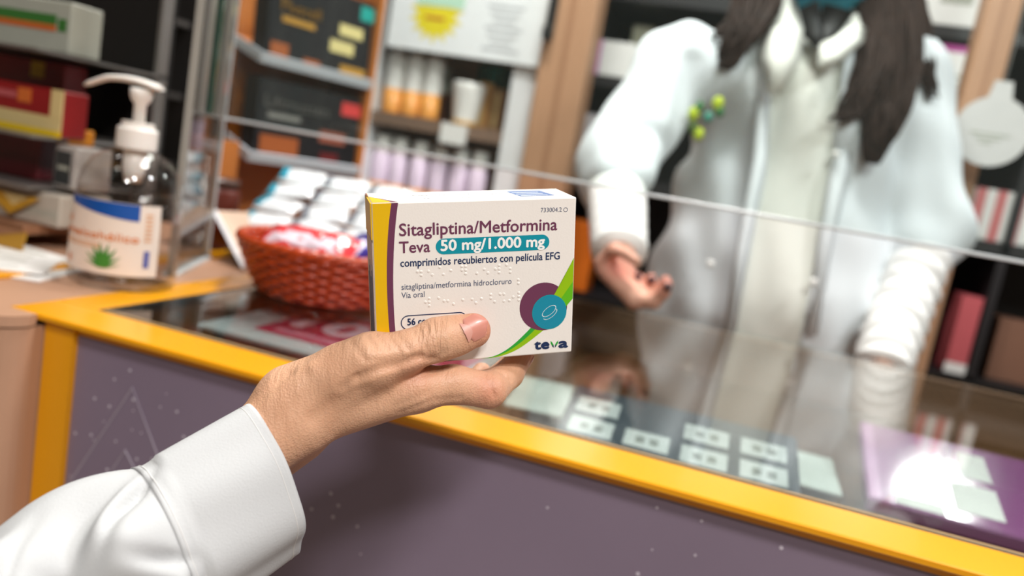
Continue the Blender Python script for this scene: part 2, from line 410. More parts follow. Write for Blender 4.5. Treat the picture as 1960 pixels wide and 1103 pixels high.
# nozzle: wing-shaped spout
n = 18; X = []
for i in range(n):
    t = i/(n-1); x = .021-t*.083; z = .213+.0075*math.sin(pi*(t*.9+.12))-.006*max(0, t-.72)/.28
    hw = .0125*(1-.55*t); th = .0042*(1-.35*t) if 0 < i < n-1 else .001
    if i in (0, n-1): hw *= .7
    ringp = [(x, hw*math.cos(a), z+th*math.sin(a)) for a in np.linspace(0, 2*pi, 17)[:-1]]; X.append(ringp)
mb = MB().grid(X, True); k0 = len(X[0]); mb.f += [tuple(range(k0)), tuple((n-1)*k0+j for j in range(k0))]
mb.build('pump_nozzle', m_pump, bt, True)
MB().tube([(0, 0, .148), (0.004, 0, .09), (.006, .002, .012)], .004, 12).build('dip_tube', glassmat('tube_plastic', (.82, .82, .82), .06), bt, True)
MB().lathe([(.0001, .112), (.0085, .112), (.0115, .125), (.0125, .15), (.0001, .15)], 24).build('pump_housing', m_pump, bt, True)
# label wraps the camera side (towards local -y)
def onb(ang, z, off=.0006):
    rr = np.interp(z, [p[1] for p in prof[2:]], [p[0] for p in prof[2:]])+off
    return (rr*math.cos(ang), rr*math.sin(ang), z)
def patch(a0, a1, z0f, z1f, off, n=28):
    return [[onb(a, z0f(a)+(z1f(a)-z0f(a))*k/3, off) for a in np.linspace(a0, a1, n)] for k in range(4)]
A0, A1 = math.radians(-165), math.radians(-28)
m_lab = mat('label_paper', (226, 214, 204), .5)
m_blue = mat('label_blue', (14, 76, 158), .4)
m_or = mat('label_orange', (214, 124, 58), .5)
m_lgr = mat('label_green', (58, 128, 44), .5)
c_ = lambda v: (lambda a: v)
lab = MB().grid(patch(A0, A1, c_(.018), c_(.094), .0005)).build('label', m_lab, bt, True)
s_ = lambda a: (a-A0)/(A1-A0)
MB().grid(patch(A0, A0+(A1-A0)*.83, lambda a: .0868-.0105*math.sin(min(1, s_(a)*1.15)*pi/2)**2, c_(.0935), .0008)).build('blue_band', m_blue, lab, True)
def wrap_text(s, a0, a1, z, cap, m, nm, bold=0.):
    mb = MB(); fit_text(mb, s, 0, 1, 0, cap, 0, bold)
    mb.v = [np.array([onb(a0+(a1-a0)*p[0], z+p[1], .0011) for p in v]) for v in mb.v]
    return mb.build(nm, m, lab)
dg = math.radians
wrap_text('Gel', dg(-154), dg(-132), .0660, .0074, m_or, 'label_lettering', .05)
wrap_text('hidroalcohólico', dg(-154), dg(-50), .0540, .0078, m_or, 'label_lettering', .06)
m_or2 = mat('label_pale_orange', (222, 170, 130), .5)
for k in range(2):
    MB().grid(patch(dg(-150), dg(-86), c_(.0475-k*.0035), c_(.0492-k*.0035), .001, 10)).build('small_print', m_or2, lab)
mb = MB()   # aloe rosette
for k, (an, ln) in enumerate([(-70, .020), (-48, .024), (-25, .027), (-8, .029), (10, .029), (28, .027), (50, .023), (72, .019)]):
    a = dg(an); c0 = dg(-84); dz = ln*math.cos(a); da = ln*math.sin(a)/.054
    w = .0032; q = [onb(c0-w/.054, .0245, .0012), onb(c0+da*.5-w/.054*.8, .0245+dz*.5, .0013), onb(c0+da, .0245+dz*.92, .0013), onb(c0+da*.5+w/.054*.8, .0245+dz*.5, .0013), onb(c0+w/.054, .0245, .0012)]
    mb.add(q, [(0, 1, 2, 3, 4)])
mb.build('aloe_print', m_lgr, lab)
mb = MB(); mb.add([onb(dg(-128)+.05*math.cos(t)*(1 if math.sin(t) < 0 else 1-math.sin(t)*.8), .029+.005*math.sin(t), .0012) for t in np.linspace(0, 2*pi, 15)[:-1]], [tuple(range(14))]); mb.build('drop_print', m_or, lab)
for k in range(7):
    MB().grid(patch(dg(-45), dg(-37), c_(.056+k*.0045), c_(.0582+k*.0045), .001, 4)).build('small_print', m_or2, lab)
MB().grid(patch(dg(-44), dg(-38), c_(.028), c_(.046), .001, 4)).build('blue_mark', mat('label_violet', (84, 92, 160), .5), lab)

# ================================================================== hanging clear screen
m_plex = glassmat('clear_screen', (.94, .975, .965), refl=.025, haze=.012, hazecol=(205, 225, 222))
m_edge = mat('screen_edge', (206, 212, 214), .15, emit=None)
m_gedge = mat('green_glass_edge', (46, 72, 62), .15)
SY = .95; Zb = CAMZ-.005
scr = thing('clear_screen', 'clear plastic screen hanging above the counter with a bright lower edge', 'screen', (.35, SY, Zb))
MB().box(-1.075, 1.05, 0, .005, .004, 1.05).build('sheet', m_plex, scr)
MB().rbox(-1.075, 1.05, -.0008, .0058, 0, .004, .0008, 1).build('lower_edge', m_edge, scr)  # pale strip: the polished edge's highlight is put into its colour
MB().box(-1.081, -1.0755, -.004, .009, 0, 1.05).build('end_edge', m_gedge, scr)
leg = thing('screen_upright', 'tall clear upright plate standing on the counter at the left end of the screen', 'upright', (0, 0, CT))
a, b = np.array((-.632, .79)), np.array((-.702, .948)); d = (b-a)/np.linalg.norm(b-a); nn = np.array((-d[1], d[0]))
def plate(s0, s1, t0, t1, z0, z1):
    P = [a+d*s0+nn*t0, a+d*s1+nn*t0, a+d*s1+nn*t1, a+d*s0+nn*t1]; return MB().prism([tuple(p) for p in P], z0, z1)
Lp = np.linalg.norm(b-a)
plate(0.004, Lp-.004, 0, .006, .004, 1.25).build('plate', glassmat('smoky_sheet', (.80, .78, .75), refl=.04, haze=.10, hazecol=(150, 140, 130)), leg)
plate(Lp-.004, Lp, -.001, .007, .0, 1.25).build('edge_strip', m_edge, leg)
plate(0, .004, -.001, .007, .0, 1.25).build('edge_strip', mat('grey_strip', (150, 146, 138), .3), leg)
for s0, nm, mm in ((Lp*.38, 'green_fin', m_gedge), (Lp*.62, 'metal_strip', mat('brushed_metal', (176, 174, 168), .3, .8)), (Lp*.12, 'metal_strip', MATS['brushed_metal'] if 'brushed_metal' in MATS else m_edge)):
    plate(s0, s0+.016, -.006, .0, .20, 1.25).build(nm, mm, leg)
MB().prism([tuple(p) for p in [a-nn*.006, b-nn*.006, b+nn*.012, a+nn*.012]], 0, .004).build('foot', m_edge, leg)

# ================================================================== wicker basket and packets
BZ = CT
c = GZ(632, 468, CT+.066); bc = (c[0], c[1])
bk = thing('wicker_basket', 'round red brown wicker basket standing on the glass counter', 'basket', (bc[0], bc[1], CT))
m_wick = mat('red_wicker', (172, 58, 10), .32, scale=60, var=.35, coat=.3)
RB, RT, HB = .074, .108, .062
prof_r = lambda z: RB+(RT-RB)*(z/HB)**.75
NS = 40
for j in range(10):
    z = .005+j*(HB-.010)/9; pts = []
    for k in range(NS*4):
        a_ = 2*pi*k/(NS*4); r = prof_r(z)+.0022*math.cos(NS/2*a_+(pi if j % 2 else 0)); pts.append((r*math.cos(a_), r*math.sin(a_), z))
    MB().tube(pts, .0034, 6, True).build('weaver', m_wick, bk, True)
mb = MB()
for k in range(NS):
    a_ = 2*pi*k/NS; mb.tube([(prof_r(z)*math.cos(a_), prof_r(z)*math.sin(a_), z) for z in np.linspace(.002, HB, 7)], .0017, 5)
so = mb.build('stakes', m_wick, bk, True); so['kind'] = 'stuff'
for s_k in range(3):
    pts = [((RT+.002*math.cos(14*a_+s_k*2*pi/3))*math.cos(a_), (RT+.002*math.cos(14*a_+s_k*2*pi/3))*math.sin(a_), HB+.002+.003*math.sin(14*a_+s_k*2*pi/3)) for a_ in np.linspace(0, 2*pi, 201)[:-1]]
    MB().tube(pts, .0036, 6, True).build('rim_braid', m_wick, bk, True)
MB().lathe([(.0001, .002), (RB, .002), (RB, .006), (.0001, .006)], 40).build('base', m_wick, bk)

def pillow(w, d, h, seed, nx=26, ny=16):
    r_ = np.random.default_rng(seed); mb = MB(); ph = r_.uniform(0, 6, 6)
    for sgn in (1, -1):
        X = []
        for i in range(ny):
            row = []
            for j in range(nx):
                u = j/(nx-1)*2-1; v = i/(ny-1)*2-1
                e = (1-abs(u)**4)*(1-abs(v)**3)
                z = sgn*h/2*e**.55*(1+.10*math.sin(7*u+ph[0])*math.sin(5*v+ph[1])+.06*math.sin(15*u+ph[2]+4*v))
                row.append((u*w/2, v*d/2*(1-.05*abs(u)), z))
            X.append(row)
        mb.grid(X, flip=sgn < 0)
    return mb
m_pink = mat('shiny_pink_wrap', (214, 60, 66), .16, coat=.8, scale=25, var=.4)
m_wpk = mat('shiny_white_wrap', (226, 214, 226), .18, coat=.8, bump=.4, bscale=60)
m_blu = mat('shiny_blue_wrap', (52, 40, 130), .18, coat=.8, bump=.3, bscale=60)
def bag(name, label, px, py, zz, w, d, h, rz, tx, ty, m, m2, seed):
    p = GZ(px, py, zz); M = Matrix.Translation((p[0], p[1], zz)) @ Matrix.Rotation(rz, 4, 'Z') @ Matrix.Rotation(tx, 4, 'X') @ Matrix.Rotation(ty, 4, 'Y')
    t = thing(name, label, 'packet', M=M, group='packets in the wicker basket')
    pillow(w, d, h, seed).build('wrapper', m, t, True)
    q = pillow(w*.90, d*.62, h*.9, seed+1); q.v = [v*np.array((1, 1, 1))+np.array((0, -d*.12, h*.09)) for v in q.v]; q.build('print_panel', m2, t, True)
    return t
bag('sweet_packet', 'shiny red and white wrapped packet lying in the wicker basket', 592, 468, CT+.058, .125, .055, .03, .10, .55, 0, m_pink, m_wpk, 3)
bag('sweet_packet', 'shiny dark blue packet at the right of the wicker basket', 690, 474, CT+.058, .06, .07, .022, -.5, .5, 0, m_blu, m_wpk, 5)
bag('sweet_packet', 'orange packet low in the wicker basket', 650, 470, CT+.036, .11, .07, .03, .9, .1, 0, mat('orange_wrap', (190, 80, 30), .25, coat=.5), m_pink, 8)
bag('sweet_packet', 'purple packet lying deepest in the wicker basket', 640, 480, CT+.020, .10, .07, .022, -.3, .0, 0, m_blu, m_wpk, 11)

# tissue packs in a slanted clear holder behind the basket
hp = GZ(470, 505, CT)
hold = thing('slanted_holder', 'slanted clear holder with white edges leaning behind the basket', 'holder', (-.605, 1.06, CT), math.radians(8))
m_acr = glassmat('clear_acrylic', (.93, .95, .95), refl=.05, haze=.05)
m_wedge = mat('white_edge', (226, 226, 230), .3)
def bar(p, q, r=.004, m=m_wedge, nm='white_edge', par=hold): MB().tube([p, q], r, 4).build(nm, m, par)
x0, x1 = -.105, .125
for x in (x0, x1):
    MB().add([(x, -.06, 0), (x, .10, .0), (x, .10, .135), (x, -.06, .035), (x+.003, -.06, 0), (x+.003, .10, 0), (x+.003, .10, .135), (x+.003, -.06, .035)],
             [(0, 1, 2, 3), (7, 6, 5, 4), (0, 4, 5, 1), (1, 5, 6, 2), (2, 6, 7, 3), (3, 7, 4, 0)]).build('side_wall', m_acr, hold)
MB().add([(x0, -.06, .012), (x1, -.06, .012), (x1, .10, .10), (x0, .10, .10), (x0, -.06, .016), (x1, -.06, .016), (x1, .10, .104), (x0, .10, .104)],
         [(0, 1, 2, 3), (7, 6, 5, 4), (0, 4, 5, 1), (1, 5, 6, 2), (2, 6, 7, 3), (3, 7, 4, 0)]).build('sloping_floor', m_acr, hold)
MB().box(x0, x1, -.063, -.06, 0, .036).build('front_lip', m_acr, hold)
m_tis = mat('white_packet', (226, 230, 234), .25, coat=.4, bump=.5, bscale=40)
m_teal = mat('teal_packet', (28, 140, 164), .3)
m_gray = mat('grey_packet', (120, 124, 132), .35)
HM = Matrix.Translation((-.605, 1.06, CT)) @ Matrix.Rotation(math.radians(8), 4, 'Z')
k = 0
for row in range(4):
    for cidx in range(3):
        sy = -.035+row*.037; zz = .044+(sy+.06)*.60+.010*(row % 2)*0
        M = HM @ Matrix.Translation((-.062+cidx*.074, sy, zz)) @ Matrix.Rotation(.50-.03*row+rng.uniform(-.12, .12), 4, 'X') @ Matrix.Rotation(rng.uniform(-.25, .25), 4, 'Z') @ Matrix.Rotation(rng.uniform(-.1, .1), 4, 'Y')
        place = ['front', 'second', 'third', 'rearmost'][row]+' row, '+['left', 'middle', 'right'][cidx]
        t = thing('tissue_packet', 'white foil packet in the slanted holder, '+place, 'packet', M=M, group='white packets in the slanted holder')
        pillow(.070, .042, .013, 40+k, 16, 10).build('wrapper', m_tis, t, True)
        MB().rbox(-.034, -.022, -.016, .016, .001, .0062, .001, 1).build('end_print', (m_teal if (cidx == 0 or k % 3 == 0) else m_gray), t); k += 1
# leaning silver-white card stand at the left of the basket
st = thing('leaning_card_stand', 'white edged card stand leaning left of the wicker basket', 'stand', (0, 0, CT))
p0 = GZ(468, 518, CT)-np.array((0, 0, CT)); p1 = PD(412, 405, 1.12)-np.array((0, 0, CT)); p2 = p1+np.array((.03, .10, .0)); p3 = p0+np.array((.03, .10, .0))
MB().tube([p0+np.array((0, 0, .003)), p1], .0045, 4).build('white_edge', m_wedge, st)
MB().add([p0, p1, p2, p3, p0+np.array((.003, 0, .002)), p1+np.array((.003, 0, .002)), p2+np.array((.003, 0, .002)), p3+np.array((.003, 0, .002))], [(0, 1, 2, 3), (7, 6, 5, 4), (0, 4, 5, 1), (1, 5, 6, 2), (2, 6, 7, 3), (3, 7, 4, 0)]).build('back_card', mat('tan_card', (188, 160, 138), .5), st)
MB().add([p0, p0+np.array((-.055, .06, 0)), p1+np.array((0, .01, 0)), p0+np.array((0, .003, 0)), p0+np.array((-.055, .063, 0)), p1+np.array((0, .013, 0))], [(0, 1, 2), (5, 4, 3), (0, 3, 4, 1), (1, 4, 5, 2), (2, 5, 3, 0)]).build('dark_side', mat('dark_side', (58, 54, 52), .5), st)

# ================================================================== cartons and shelves behind
def P_(name, rgb, **k): return mat(name, rgb, **k)
def carton(name, label, cat, base, w, d, h, rz, m, prints=(), group=None, texts=(), r=.002):
    """base = middle of the front lower edge; front looks to local -y"""
    t = thing(name, label, cat, base, rz, group)
    MB().rbox(-w/2, w/2, 0, d, 0, h, min(r, d*.3), 1).build('carton_body', m, t)
    for i, (u0, v0, u1, v1, pm, nm) in enumerate(prints):
        MB().box(-w/2+u0*w, -w/2+u1*w, -.0005-.0002*i, .001, v0*h, v1*h).build(nm, pm, t)
    for (s, u0, u1, v, cap, pm, nm) in texts:
        mb = MB(); fit_text(mb, s, -w/2+u0*w, -w/2+u1*w, 0, cap*h, 0, .01)
        mb.v = [np.stack([q[:, 0], np.full(len(q), -.003), v*h+q[:, 1]], 1) for q in mb.v]; mb.build(nm, pm, t)
    return t
def rect(cx, cy, wpx, hpx, Y):
    """centre pixel + upright size in pixels on plane y = Y -> base point, width, height"""
    p = AY(cx, cy, Y); dep = (p-C0) @ cF
    w = wpx*dep/FPX/math.cos(yaw); h = hpx*dep/FPX
    return np.array((p[0], Y, p[2]-h/2)), w, h

# ---- left display of cartons on the side counter
m_black = mat('near_black', (14, 12, 12), .5)
m_lgrey = mat('light_grey_print', (168, 170, 158), .5, var=.1)
m_green = mat('green_print', (52, 112, 44), .5)
m_orange = mat('orange_print', (196, 100, 40), .5)
m_red = mat('dark_red_carton', (138, 18, 22), .4, var=.15)
m_maroon = mat('maroon_carton', (84, 6, 18), .4)
m_cream = mat('cream_print', (208, 186, 130), .5)
m_yelp = mat('yellow_print', (226, 190, 20), .4)
m_tan = mat('tan_wood', (138, 96, 70), .5, var=.15, scale=14)
m_steel = mat('steel', (150, 146, 142), .3, .7)
YL = .80
g1, w1, h1 = rect(38, 40, 235, 96, YL)
g3, w3, h3 = rect(30, 203, 215, 88, YL-.02)
g2, w2, h2 = rect(30, 140, 220, 50, YL+.05)
g4, w4, h4 = rect(40, 297, 115, 85, YL)
g5, w5, h5 = rect(30, 388, 205, 62, YL-.03)
# stand with shelves
xs0, xs1 = g1[0]-.30, AY(150, 60, YL)[0]
st = thing('carton_rack', 'dark open rack of medicine cartons standing on the side counter', 'rack', ((xs0+xs1)/2, YL+.08, CT))
hw = (xs1-xs0)/2
zs = [g5[2]-CT, g4[2]-CT, g3[2]-CT, g1[2]-CT]
for zz, mm in zip(zs, (m_tan, m_steel, m_steel, m_steel)):
    MB().box(-hw, hw, -.135, .08, zz-(.012 if mm is m_tan else .004), zz-.0005).build('shelf', mm, st)
MB().box(-hw, hw, .08, .086, 0, zs[3]+.22).build('back_panel', m_black, st)
for s in (-1, 1): MB().box(s*hw-.006 if s > 0 else -hw, hw if s > 0 else -hw+.006, .06, .08, 0, zs[3]+.22).build('upright', m_steel, st)
MB().box(-hw, hw, -.06, -.05, 0, zs[0]-.012).build('front_board', m_tan, st)
LB = 'carton_rack'
carton('medicine_carton', 'grey and green striped carton on the top of the dark rack', 'carton', g1, w1, .05, h1, 0, m_lgrey,
       [(.06, .52, .86, .72, m_green, 'green_stripe'), (.06, .40, .86, .52, m_orange, 'orange_stripe'), (.88, .42, .96, .66, m_green, 'leaf_print')])
carton('medicine_carton', 'dark red carton with a bright yellow square in the dark rack', 'carton', (g2[0], g2[1], g3[2]), w2, .04, h3+h2, 0, m_red,
       [(.66, .74, .80, .96, m_yelp, 'yellow_square'), (0.02, .62, .10, .9, m_lgrey, 'grey_print')])
carton('medicine_carton', 'red and cream carton with a yellow lower stripe', 'carton', g3, w3, .04, h3, 0, m_red,
       [(0, .0, 1, .13, m_yelp, 'yellow_stripe'), (0, .13, 1, .42, m_cream, 'cream_band'), (.05, .68, .5, .82, mat('rose_print2', (176, 84, 88), .5), 'pale_line'), (.52, .62, .66, .92, m_orange, 'amber_print'), (.88, .42, 1, 1, m_cream, 'cream_edge')])
carton('medicine_carton', 'plain dark maroon carton on the middle shelf of the rack', 'carton', (g4[0]-.01, g4[1], g4[2]), w4, .06, h4, 0, m_maroon)
go, wo, ho = rect(118, 279, 34, 30, YL)
b_, bw_, bh_ = rect(122, 333, 62, 82, YL-.01)
carton('medicine_carton', 'dark grey carton with a pale rim beside the maroon carton', 'carton', (b_[0], b_[1], g4[2]), bw_, .05, bh_, math.radians(-10), mat('pale_rim', (170, 164, 160), .5),
       [(.08, .08, .80, .86, mat('charcoal_print', (48, 52, 54), .4), 'charcoal_panel'), (.2, .42, .7, .52, m_lgrey, 'grey_line')])
carton('medicine_carton', 'small amber carton lying on the pale rimmed grey carton', 'carton', (go[0], YL, g4[2]+bh_+.0005), wo, .04, ho, 0, mat('amber_carton', (206, 130, 20), .4))
carton('medicine_carton', 'grey white carton with a yellow triangle on the lowest shelf', 'carton', g5, w5, .08, h5, 0, mat('greyish_white', (178, 168, 156), .5),
       [(.62, .30, .98, .36, m_lgrey, 'grey_line'), (.62, .44, .98, .48, m_lgrey, 'grey_line')])
tri = thing('yellow_leaflet', 'yellow triangular pennant leaning on the grey white carton', 'leaflet', (g5[0], YL-.035, g5[2]), 0)
p = AY(20, 390, YL-.036); dx = p[0]-g5[0]
MB().prism([(dx-.045, h5*.80), (dx+.045, h5*.80), (dx+.0, h5*.15)], 0, .002, Matrix(((1, 0, 0, 0), (0, 0, -1, 0), (0, 1, 0, 0), (0, 0, 0, 1)))).build('pennant', mat('ochre_print', (188, 140, 36), .5), tri)
MB().prism([(dx-.012, h5*.78), (dx+.03, h5*.78), (dx+.005, h5*.45)], 0, .0026, Matrix(((1, 0, 0, 0), (0, 0, -1, 0), (0, 1, 0, 0), (0, 0, 0, 1)))).build('pale_print', m_cream, tri)
# papers on the side counter
for k, (px, py, w, d, rz, lb) in enumerate([(30, 512, .16, .11, .3, 'white paper slip nearest the yellow strip on the side counter'), (75, 503, .15, .10, -.1, 'white paper slip under the carton rack edge'), (5, 505, .14, .1, .6, 'white paper slip at the far left of the side counter')]):
    p = GZ(px, py, CT+.001+.002*k)
    t = thing('paper_slip', lb, 'paper', (p[0]-.03, p[1], CT+.0002+.0022*k), rz)
    MB().box(-w/2, w/2, -d/2, d/2, 0, .0015).build('sheet', m_white, t)
    for q in range(3): MB().box(-w*.4, w*.3, -d*.3+q*.03, -d*.3+q*.03+.004, .0015, .0018).build('print_line', m_lgrey, t)
p = GZ(30, 486, CT)
t = thing('yellow_envelope', 'dull yellow envelope leaning against the rack board', 'envelope', M=Matrix.Translation((p[0]-.03, YL-.078, CT+.004)) @ Matrix.Rotation(math.radians(-12), 4, 'X'))
MB().box(-.07, .035, -.003, 0, 0, .022).build('envelope', mat('dull_yellow', (168, 124, 40), .5), t)
MB().prism([(-.07, .022), (.035, .022), (-.018, .008)], 0, .0012, Matrix(((1, 0, 0, 0), (0, 0, -1, -.003), (0, 1, 0, 0), (0, 0, 0, 1)))).build('flap', m_tan, t)

# ---- steel-framed case behind, with a pale bottle
YC = 1.42
cb, cw, chh = rect(235, 105, 66, 105, YC)
zsh = cb[2]
cs = thing('steel_case', 'steel framed open case with dark inside behind the bottle', 'case', (cb[0], YC, 0))
xl, xr_ = AY(185, 150, YC)[0]-cb[0]-.02, AY(283, 100, YC)[0]-cb[0]
for x in (xl, xr_): MB().box(x-.006, x+.006, -.06, -.045, .05, 1.9).build('upright', m_steel, cs)
MB().box(xl-.3, xr_+.16, .12, .13, .05, 1.9).build('back_panel', m_black, cs)
for zz in (zsh, zsh-.155, zsh-.33, zsh+.16): MB().box(xl, xr_, -.06, .12, zz-.012, zz-.0005).build('shelf', m_steel, cs)
MB().box(xl-.3, xr_+.16, -.04, .12, 0, .05).build('plinth', m_black, cs)
t = thing('silver_bottle', 'pale grey bottle with a clear cap in the steel case', 'bottle', (cb[0], YC, zsh))
MB().lathe([(.0001, 0), (.027, 0), (.028, .004), (.028, .058), (.024, .064), (.0001, .064)], 28).build('bottle_body', mat('silver_grey', (150, 150, 156), .3, .2), t, True)
MB().lathe([(.025, .064), (.03, .068), (.03, .098), (.024, .104), (.0001, .104)], 28).build('cap', mat('pale_cap', (186, 192, 188), .25), t, True)
MB().lathe([(.0283, .012), (.0285, .012), (.0285, .05), (.0283, .05)], 28).build('label_band', mat('pale_band', (196, 196, 200), .4), t, True)
q, qw, qh = rect(206, 270, 34, 58, YC)
carton('small_carton', 'white carton with a yellow stripe low in the steel case', 'carton', (q[0]-.01, YC-.02, zsh-.155), qw*1.3, .04, qh, 0, m_white, [(.1, .05, .42, .85, m_yelp, 'yellow_stripe')])
q2, qw2, qh2 = rect(250, 20, 60, 36, YC)
carton('small_carton', 'cream carton on the upper shelf of the steel case', 'carton', (q2[0], YC-.02, zsh+.16), qw2*1.2, .06, qh2*1.6, 0, m_cream, [(.5, .0, 1, .5, m_orange, 'amber_print')])
t = thing('wooden_block', 'dark red brown jar standing behind the clear upright', 'jar', tuple(GZ(382, 488, CT)+np.array((-.05, .08, 0))))
MB().lathe([(.0001, 0), (.036, 0), (.04, .006), (.04, .085), (.036, .095), (.0001, .095)], 32).build('jar_body', mat('red_brown', (92, 34, 20), .35), t, True)
MB().lathe([(.0001, .095), (.038, .095), (.038, .106), (.0001, .108)], 32).build('lid', mat('brown_lid', (70, 44, 34), .4), t, True)
t.name = 'brown_jar'

# ---- tilted wooden display with two black cartons (turned to the right)
pL = PD(505, 108, 1.42); pR = PD(708, 156, 1.62)
ang = math.atan2(pR[1]-pL[1], pR[0]-pL[0]); Wd = math.hypot(pR[0]-pL[0], pR[1]-pL[1])
m_hon = mat('honey_wood', (186, 112, 52), .4, var=.2, scale=7)
m_tray = mat('white_tray_edge', (208, 214, 222), .25)
ds = thing('wooden_display', 'honey coloured wooden display with white edged sloping shelves', 'display', (pL[0], pL[1], 0), ang)
zu = pL[2]; zl = PD(486, 300, 1.40)[2]
MB().box(-.01, Wd+.012, .13, .142, .85, zu+.26).build('back_board', m_hon, ds)
MB().box(Wd+.0, Wd+.012, .0, .13, .85, zu+.26).build('side_board', m_hon, ds)
MB().box(-.02, Wd+.02, -.0, .145, 0, .85).build('base_cabinet', m_wood, ds)
MB().box(-.012, .0, .09, .13, .85, zu+.26).build('side_board', m_hon, ds)
m_btext = mat('dim_grey_print', (120, 118, 114), .5); m_gold = mat('gold_print', (168, 124, 44), .4); m_badge = mat('cream_badge', (206, 192, 130), .4)
m_tealb = mat('teal_badge', (20, 150, 140), .4); m_redb = mat('coral_badge', (210, 64, 62), .4); m_cook = mat('amber_picture', (146, 76, 30), .5)
for z0 in (zu, zl):
    sl = .30
    sh = MB(); M = Matrix.Translation((0, 0, z0)) @ Matrix.Rotation(sl, 4, 'X')
    sh.box(-.004, Wd, 0, .14, -.006, 0, M); sh.build('sloping_shelf', m_hon, ds)
    MB().box(-.006, Wd+.002, -.006, 0, -.010, .008, M).build('front_edge', m_tray, ds)
    MB().box(-.010, -.004, -.006, .14, -.010, .008, M).build('side_edge', m_tray, ds)
D0 = Matrix.Translation((pL[0], pL[1], 0)) @ Matrix.Rotation(ang, 4, 'Z')
def bcarton(label, z0, h, prints, texts, off=0.):
    M = D0 @ Matrix.Translation((Wd*.5+off, .002, z0)) @ Matrix.Rotation(.30, 4, 'X') @ Matrix.Translation((0, .002, .0008)) @ Matrix.Rotation(-.36, 4, 'X')
    t = carton('black_carton', label, 'carton', (0, 0, 0), Wd*.97, .045, h, 0, mat('black_carton', (20, 20, 22), .35, var=.3), prints, None, texts)
    t.matrix_world = M; return t
hU = .155
bcarton('black carton with a teal corner badge and cream tags on the upper sloping shelf', zu, hU,
        [(.86, .76, 1, .94, m_tealb, 'teal_badge'), (.66, .50, .90, .64, m_badge, 'cream_tag'), (.58, .27, .82, .42, m_badge, 'cream_tag'), (.04, .04, .2, .2, m_cook, 'amber_picture'), (.34, .02, .5, .10, m_cook, 'amber_picture'), (.70, .02, .96, .14, m_gold, 'gold_picture'), (.12, .45, .42, .52, m_gold, 'gold_line')],
        [('Pluscell', .10, .46, .58, .13, m_gold, 'gold_lettering')])
bcarton('black carton with a coral corner badge on the lower sloping shelf', zl, .145,
        [(.80, .72, 1, .90, m_redb, 'coral_badge'), (.60, .30, .86, .46, mat('brown_tag', (140, 78, 60), .4), 'brown_tag'), (.05, .05, .4, .28, m_cook, 'amber_picture'), (.62, .02, .8, .16, mat('dark_red_picture', (90, 20, 22), .4), 'red_picture'), (.1, .50, .40, .57, m_btext, 'grey_line')],
        [('Liftmussen', .06, .66, .64, .15, m_btext, 'grey_lettering')])
t = thing('black_tube', 'slim black tube with a silver top standing left in the wooden display', 'tube', M=D0 @ Matrix.Translation((-.045, .05, .85)))
MB().box(-.034, .019, -.05, .04, -.85, zl-.85+.02).build('pedestal', m_hon, t)
MB().lathe([(.0001, zl-.83), (.016, zl-.83), (.016, zl-.83+.10), (.0001, zl-.83+.10)], 20).build('tube_body', m_black, t, True)
MB().lathe([(.0001, zl-.83+.10), (.010, zl-.83+.10), (.010, zl-.83+.114), (.0001, zl-.83+.116)], 20).build('silver_top', m_steel, t, True)

# ---- white cabinet with a sun poster, bottles on two shelves
YW = 2.0
m_cab = mat('white_cabinet', (232, 232, 234), .4)
xa, xb = AY(715, 160, YW)[0], AY(1018, 160, YW)[0]
cw = thing('white_cabinet', 'tall white shelf cabinet with a poster header behind the counter', 'cabinet', ((xa+xb)/2, YW, 0))
hw = (xb-xa)/2
zs1 = AY(850, 232, YW)[2]; zs2 = AY(800, 415, YW)[2]
MB().box(-hw-.03, -hw+.0, 0, .28, 0, 2.2).build('side_panel', m_cab, cw)
MB().box(hw-.055, hw+.012, 0, .28, 0, 2.2).build('side_panel', m_cab, cw)
MB().box(-hw, hw-.055, .27, .28, 0, 2.2).build('back_panel', mat('cabinet_back', (170, 130, 96), .6), cw)
m_sbrown = mat('brown_shelf', (128, 104, 88), .45)
for zz in (zs1, zs2, zs2-.30, zs1+.34): MB().box(-hw, hw-.055, .01, .27, zz-.035, zz-.0005).build('shelf', m_sbrown if zz == zs1 else m_cab, cw)
MB().box(-hw, hw-.055, .0, .27, 2.15, 2.2).build('top_panel', m_cab, cw)
tp, tw, th = rect(865, 256, 50, 38, YW-.01)
tg = MB().box(tp[0]-tw/2-(xa+xb)/2, tp[0]+tw/2-(xa+xb)/2, -.004, .009, tp[2], tp[2]+th).build('price_tag', m_white, cw)
# poster
pz0 = AY(880, 106, YW-.03)[2]
po = thing('sun_poster', 'white poster with a yellow sun and grey text on the cabinet header', 'poster', ((xa+xb)/2, YW-.012, pz0))
MB().box(-hw+.03, hw+.012, -.006, 0, 0, .42).build('board', mat('poster_white', (236, 238, 240), .5), po)
sp = AY(833, 38, YW-.02); sx, sz = sp[0]-(xa+xb)/2, sp[2]-pz0
star = []
for k in range(28):
    a_ = 2*pi*k/28; r_ = .074 if k % 2 else .048
    star.append((sx+r_*math.cos(a_)*1.05, sz+.012+r_*math.sin(a_)))
FR = Matrix(((1, 0, 0, 0), (0, 0, -1, -.006), (0, 1, 0, 0), (0, 0, 0, 1)))
MB().prism(star, 0, .0006, FR).build('sun_print', mat('sun_yellow', (232, 214, 40), .5), po)
MB().prism([(sx-.06, sz+.035), (sx+.075, sz+.035), (sx+.075, sz+.2), (sx-.06, sz+.2)], 0, .0012, FR).build('mint_print', mat('mint_print', (188, 224, 200), .5), po)
MB().prism([(sx-.03, sz+.0), (sx+.025, sz+.0), (sx+.025, sz+.008), (sx-.03, sz+.008)], 0, .0014, FR).build('orange_line', m_orange, po)
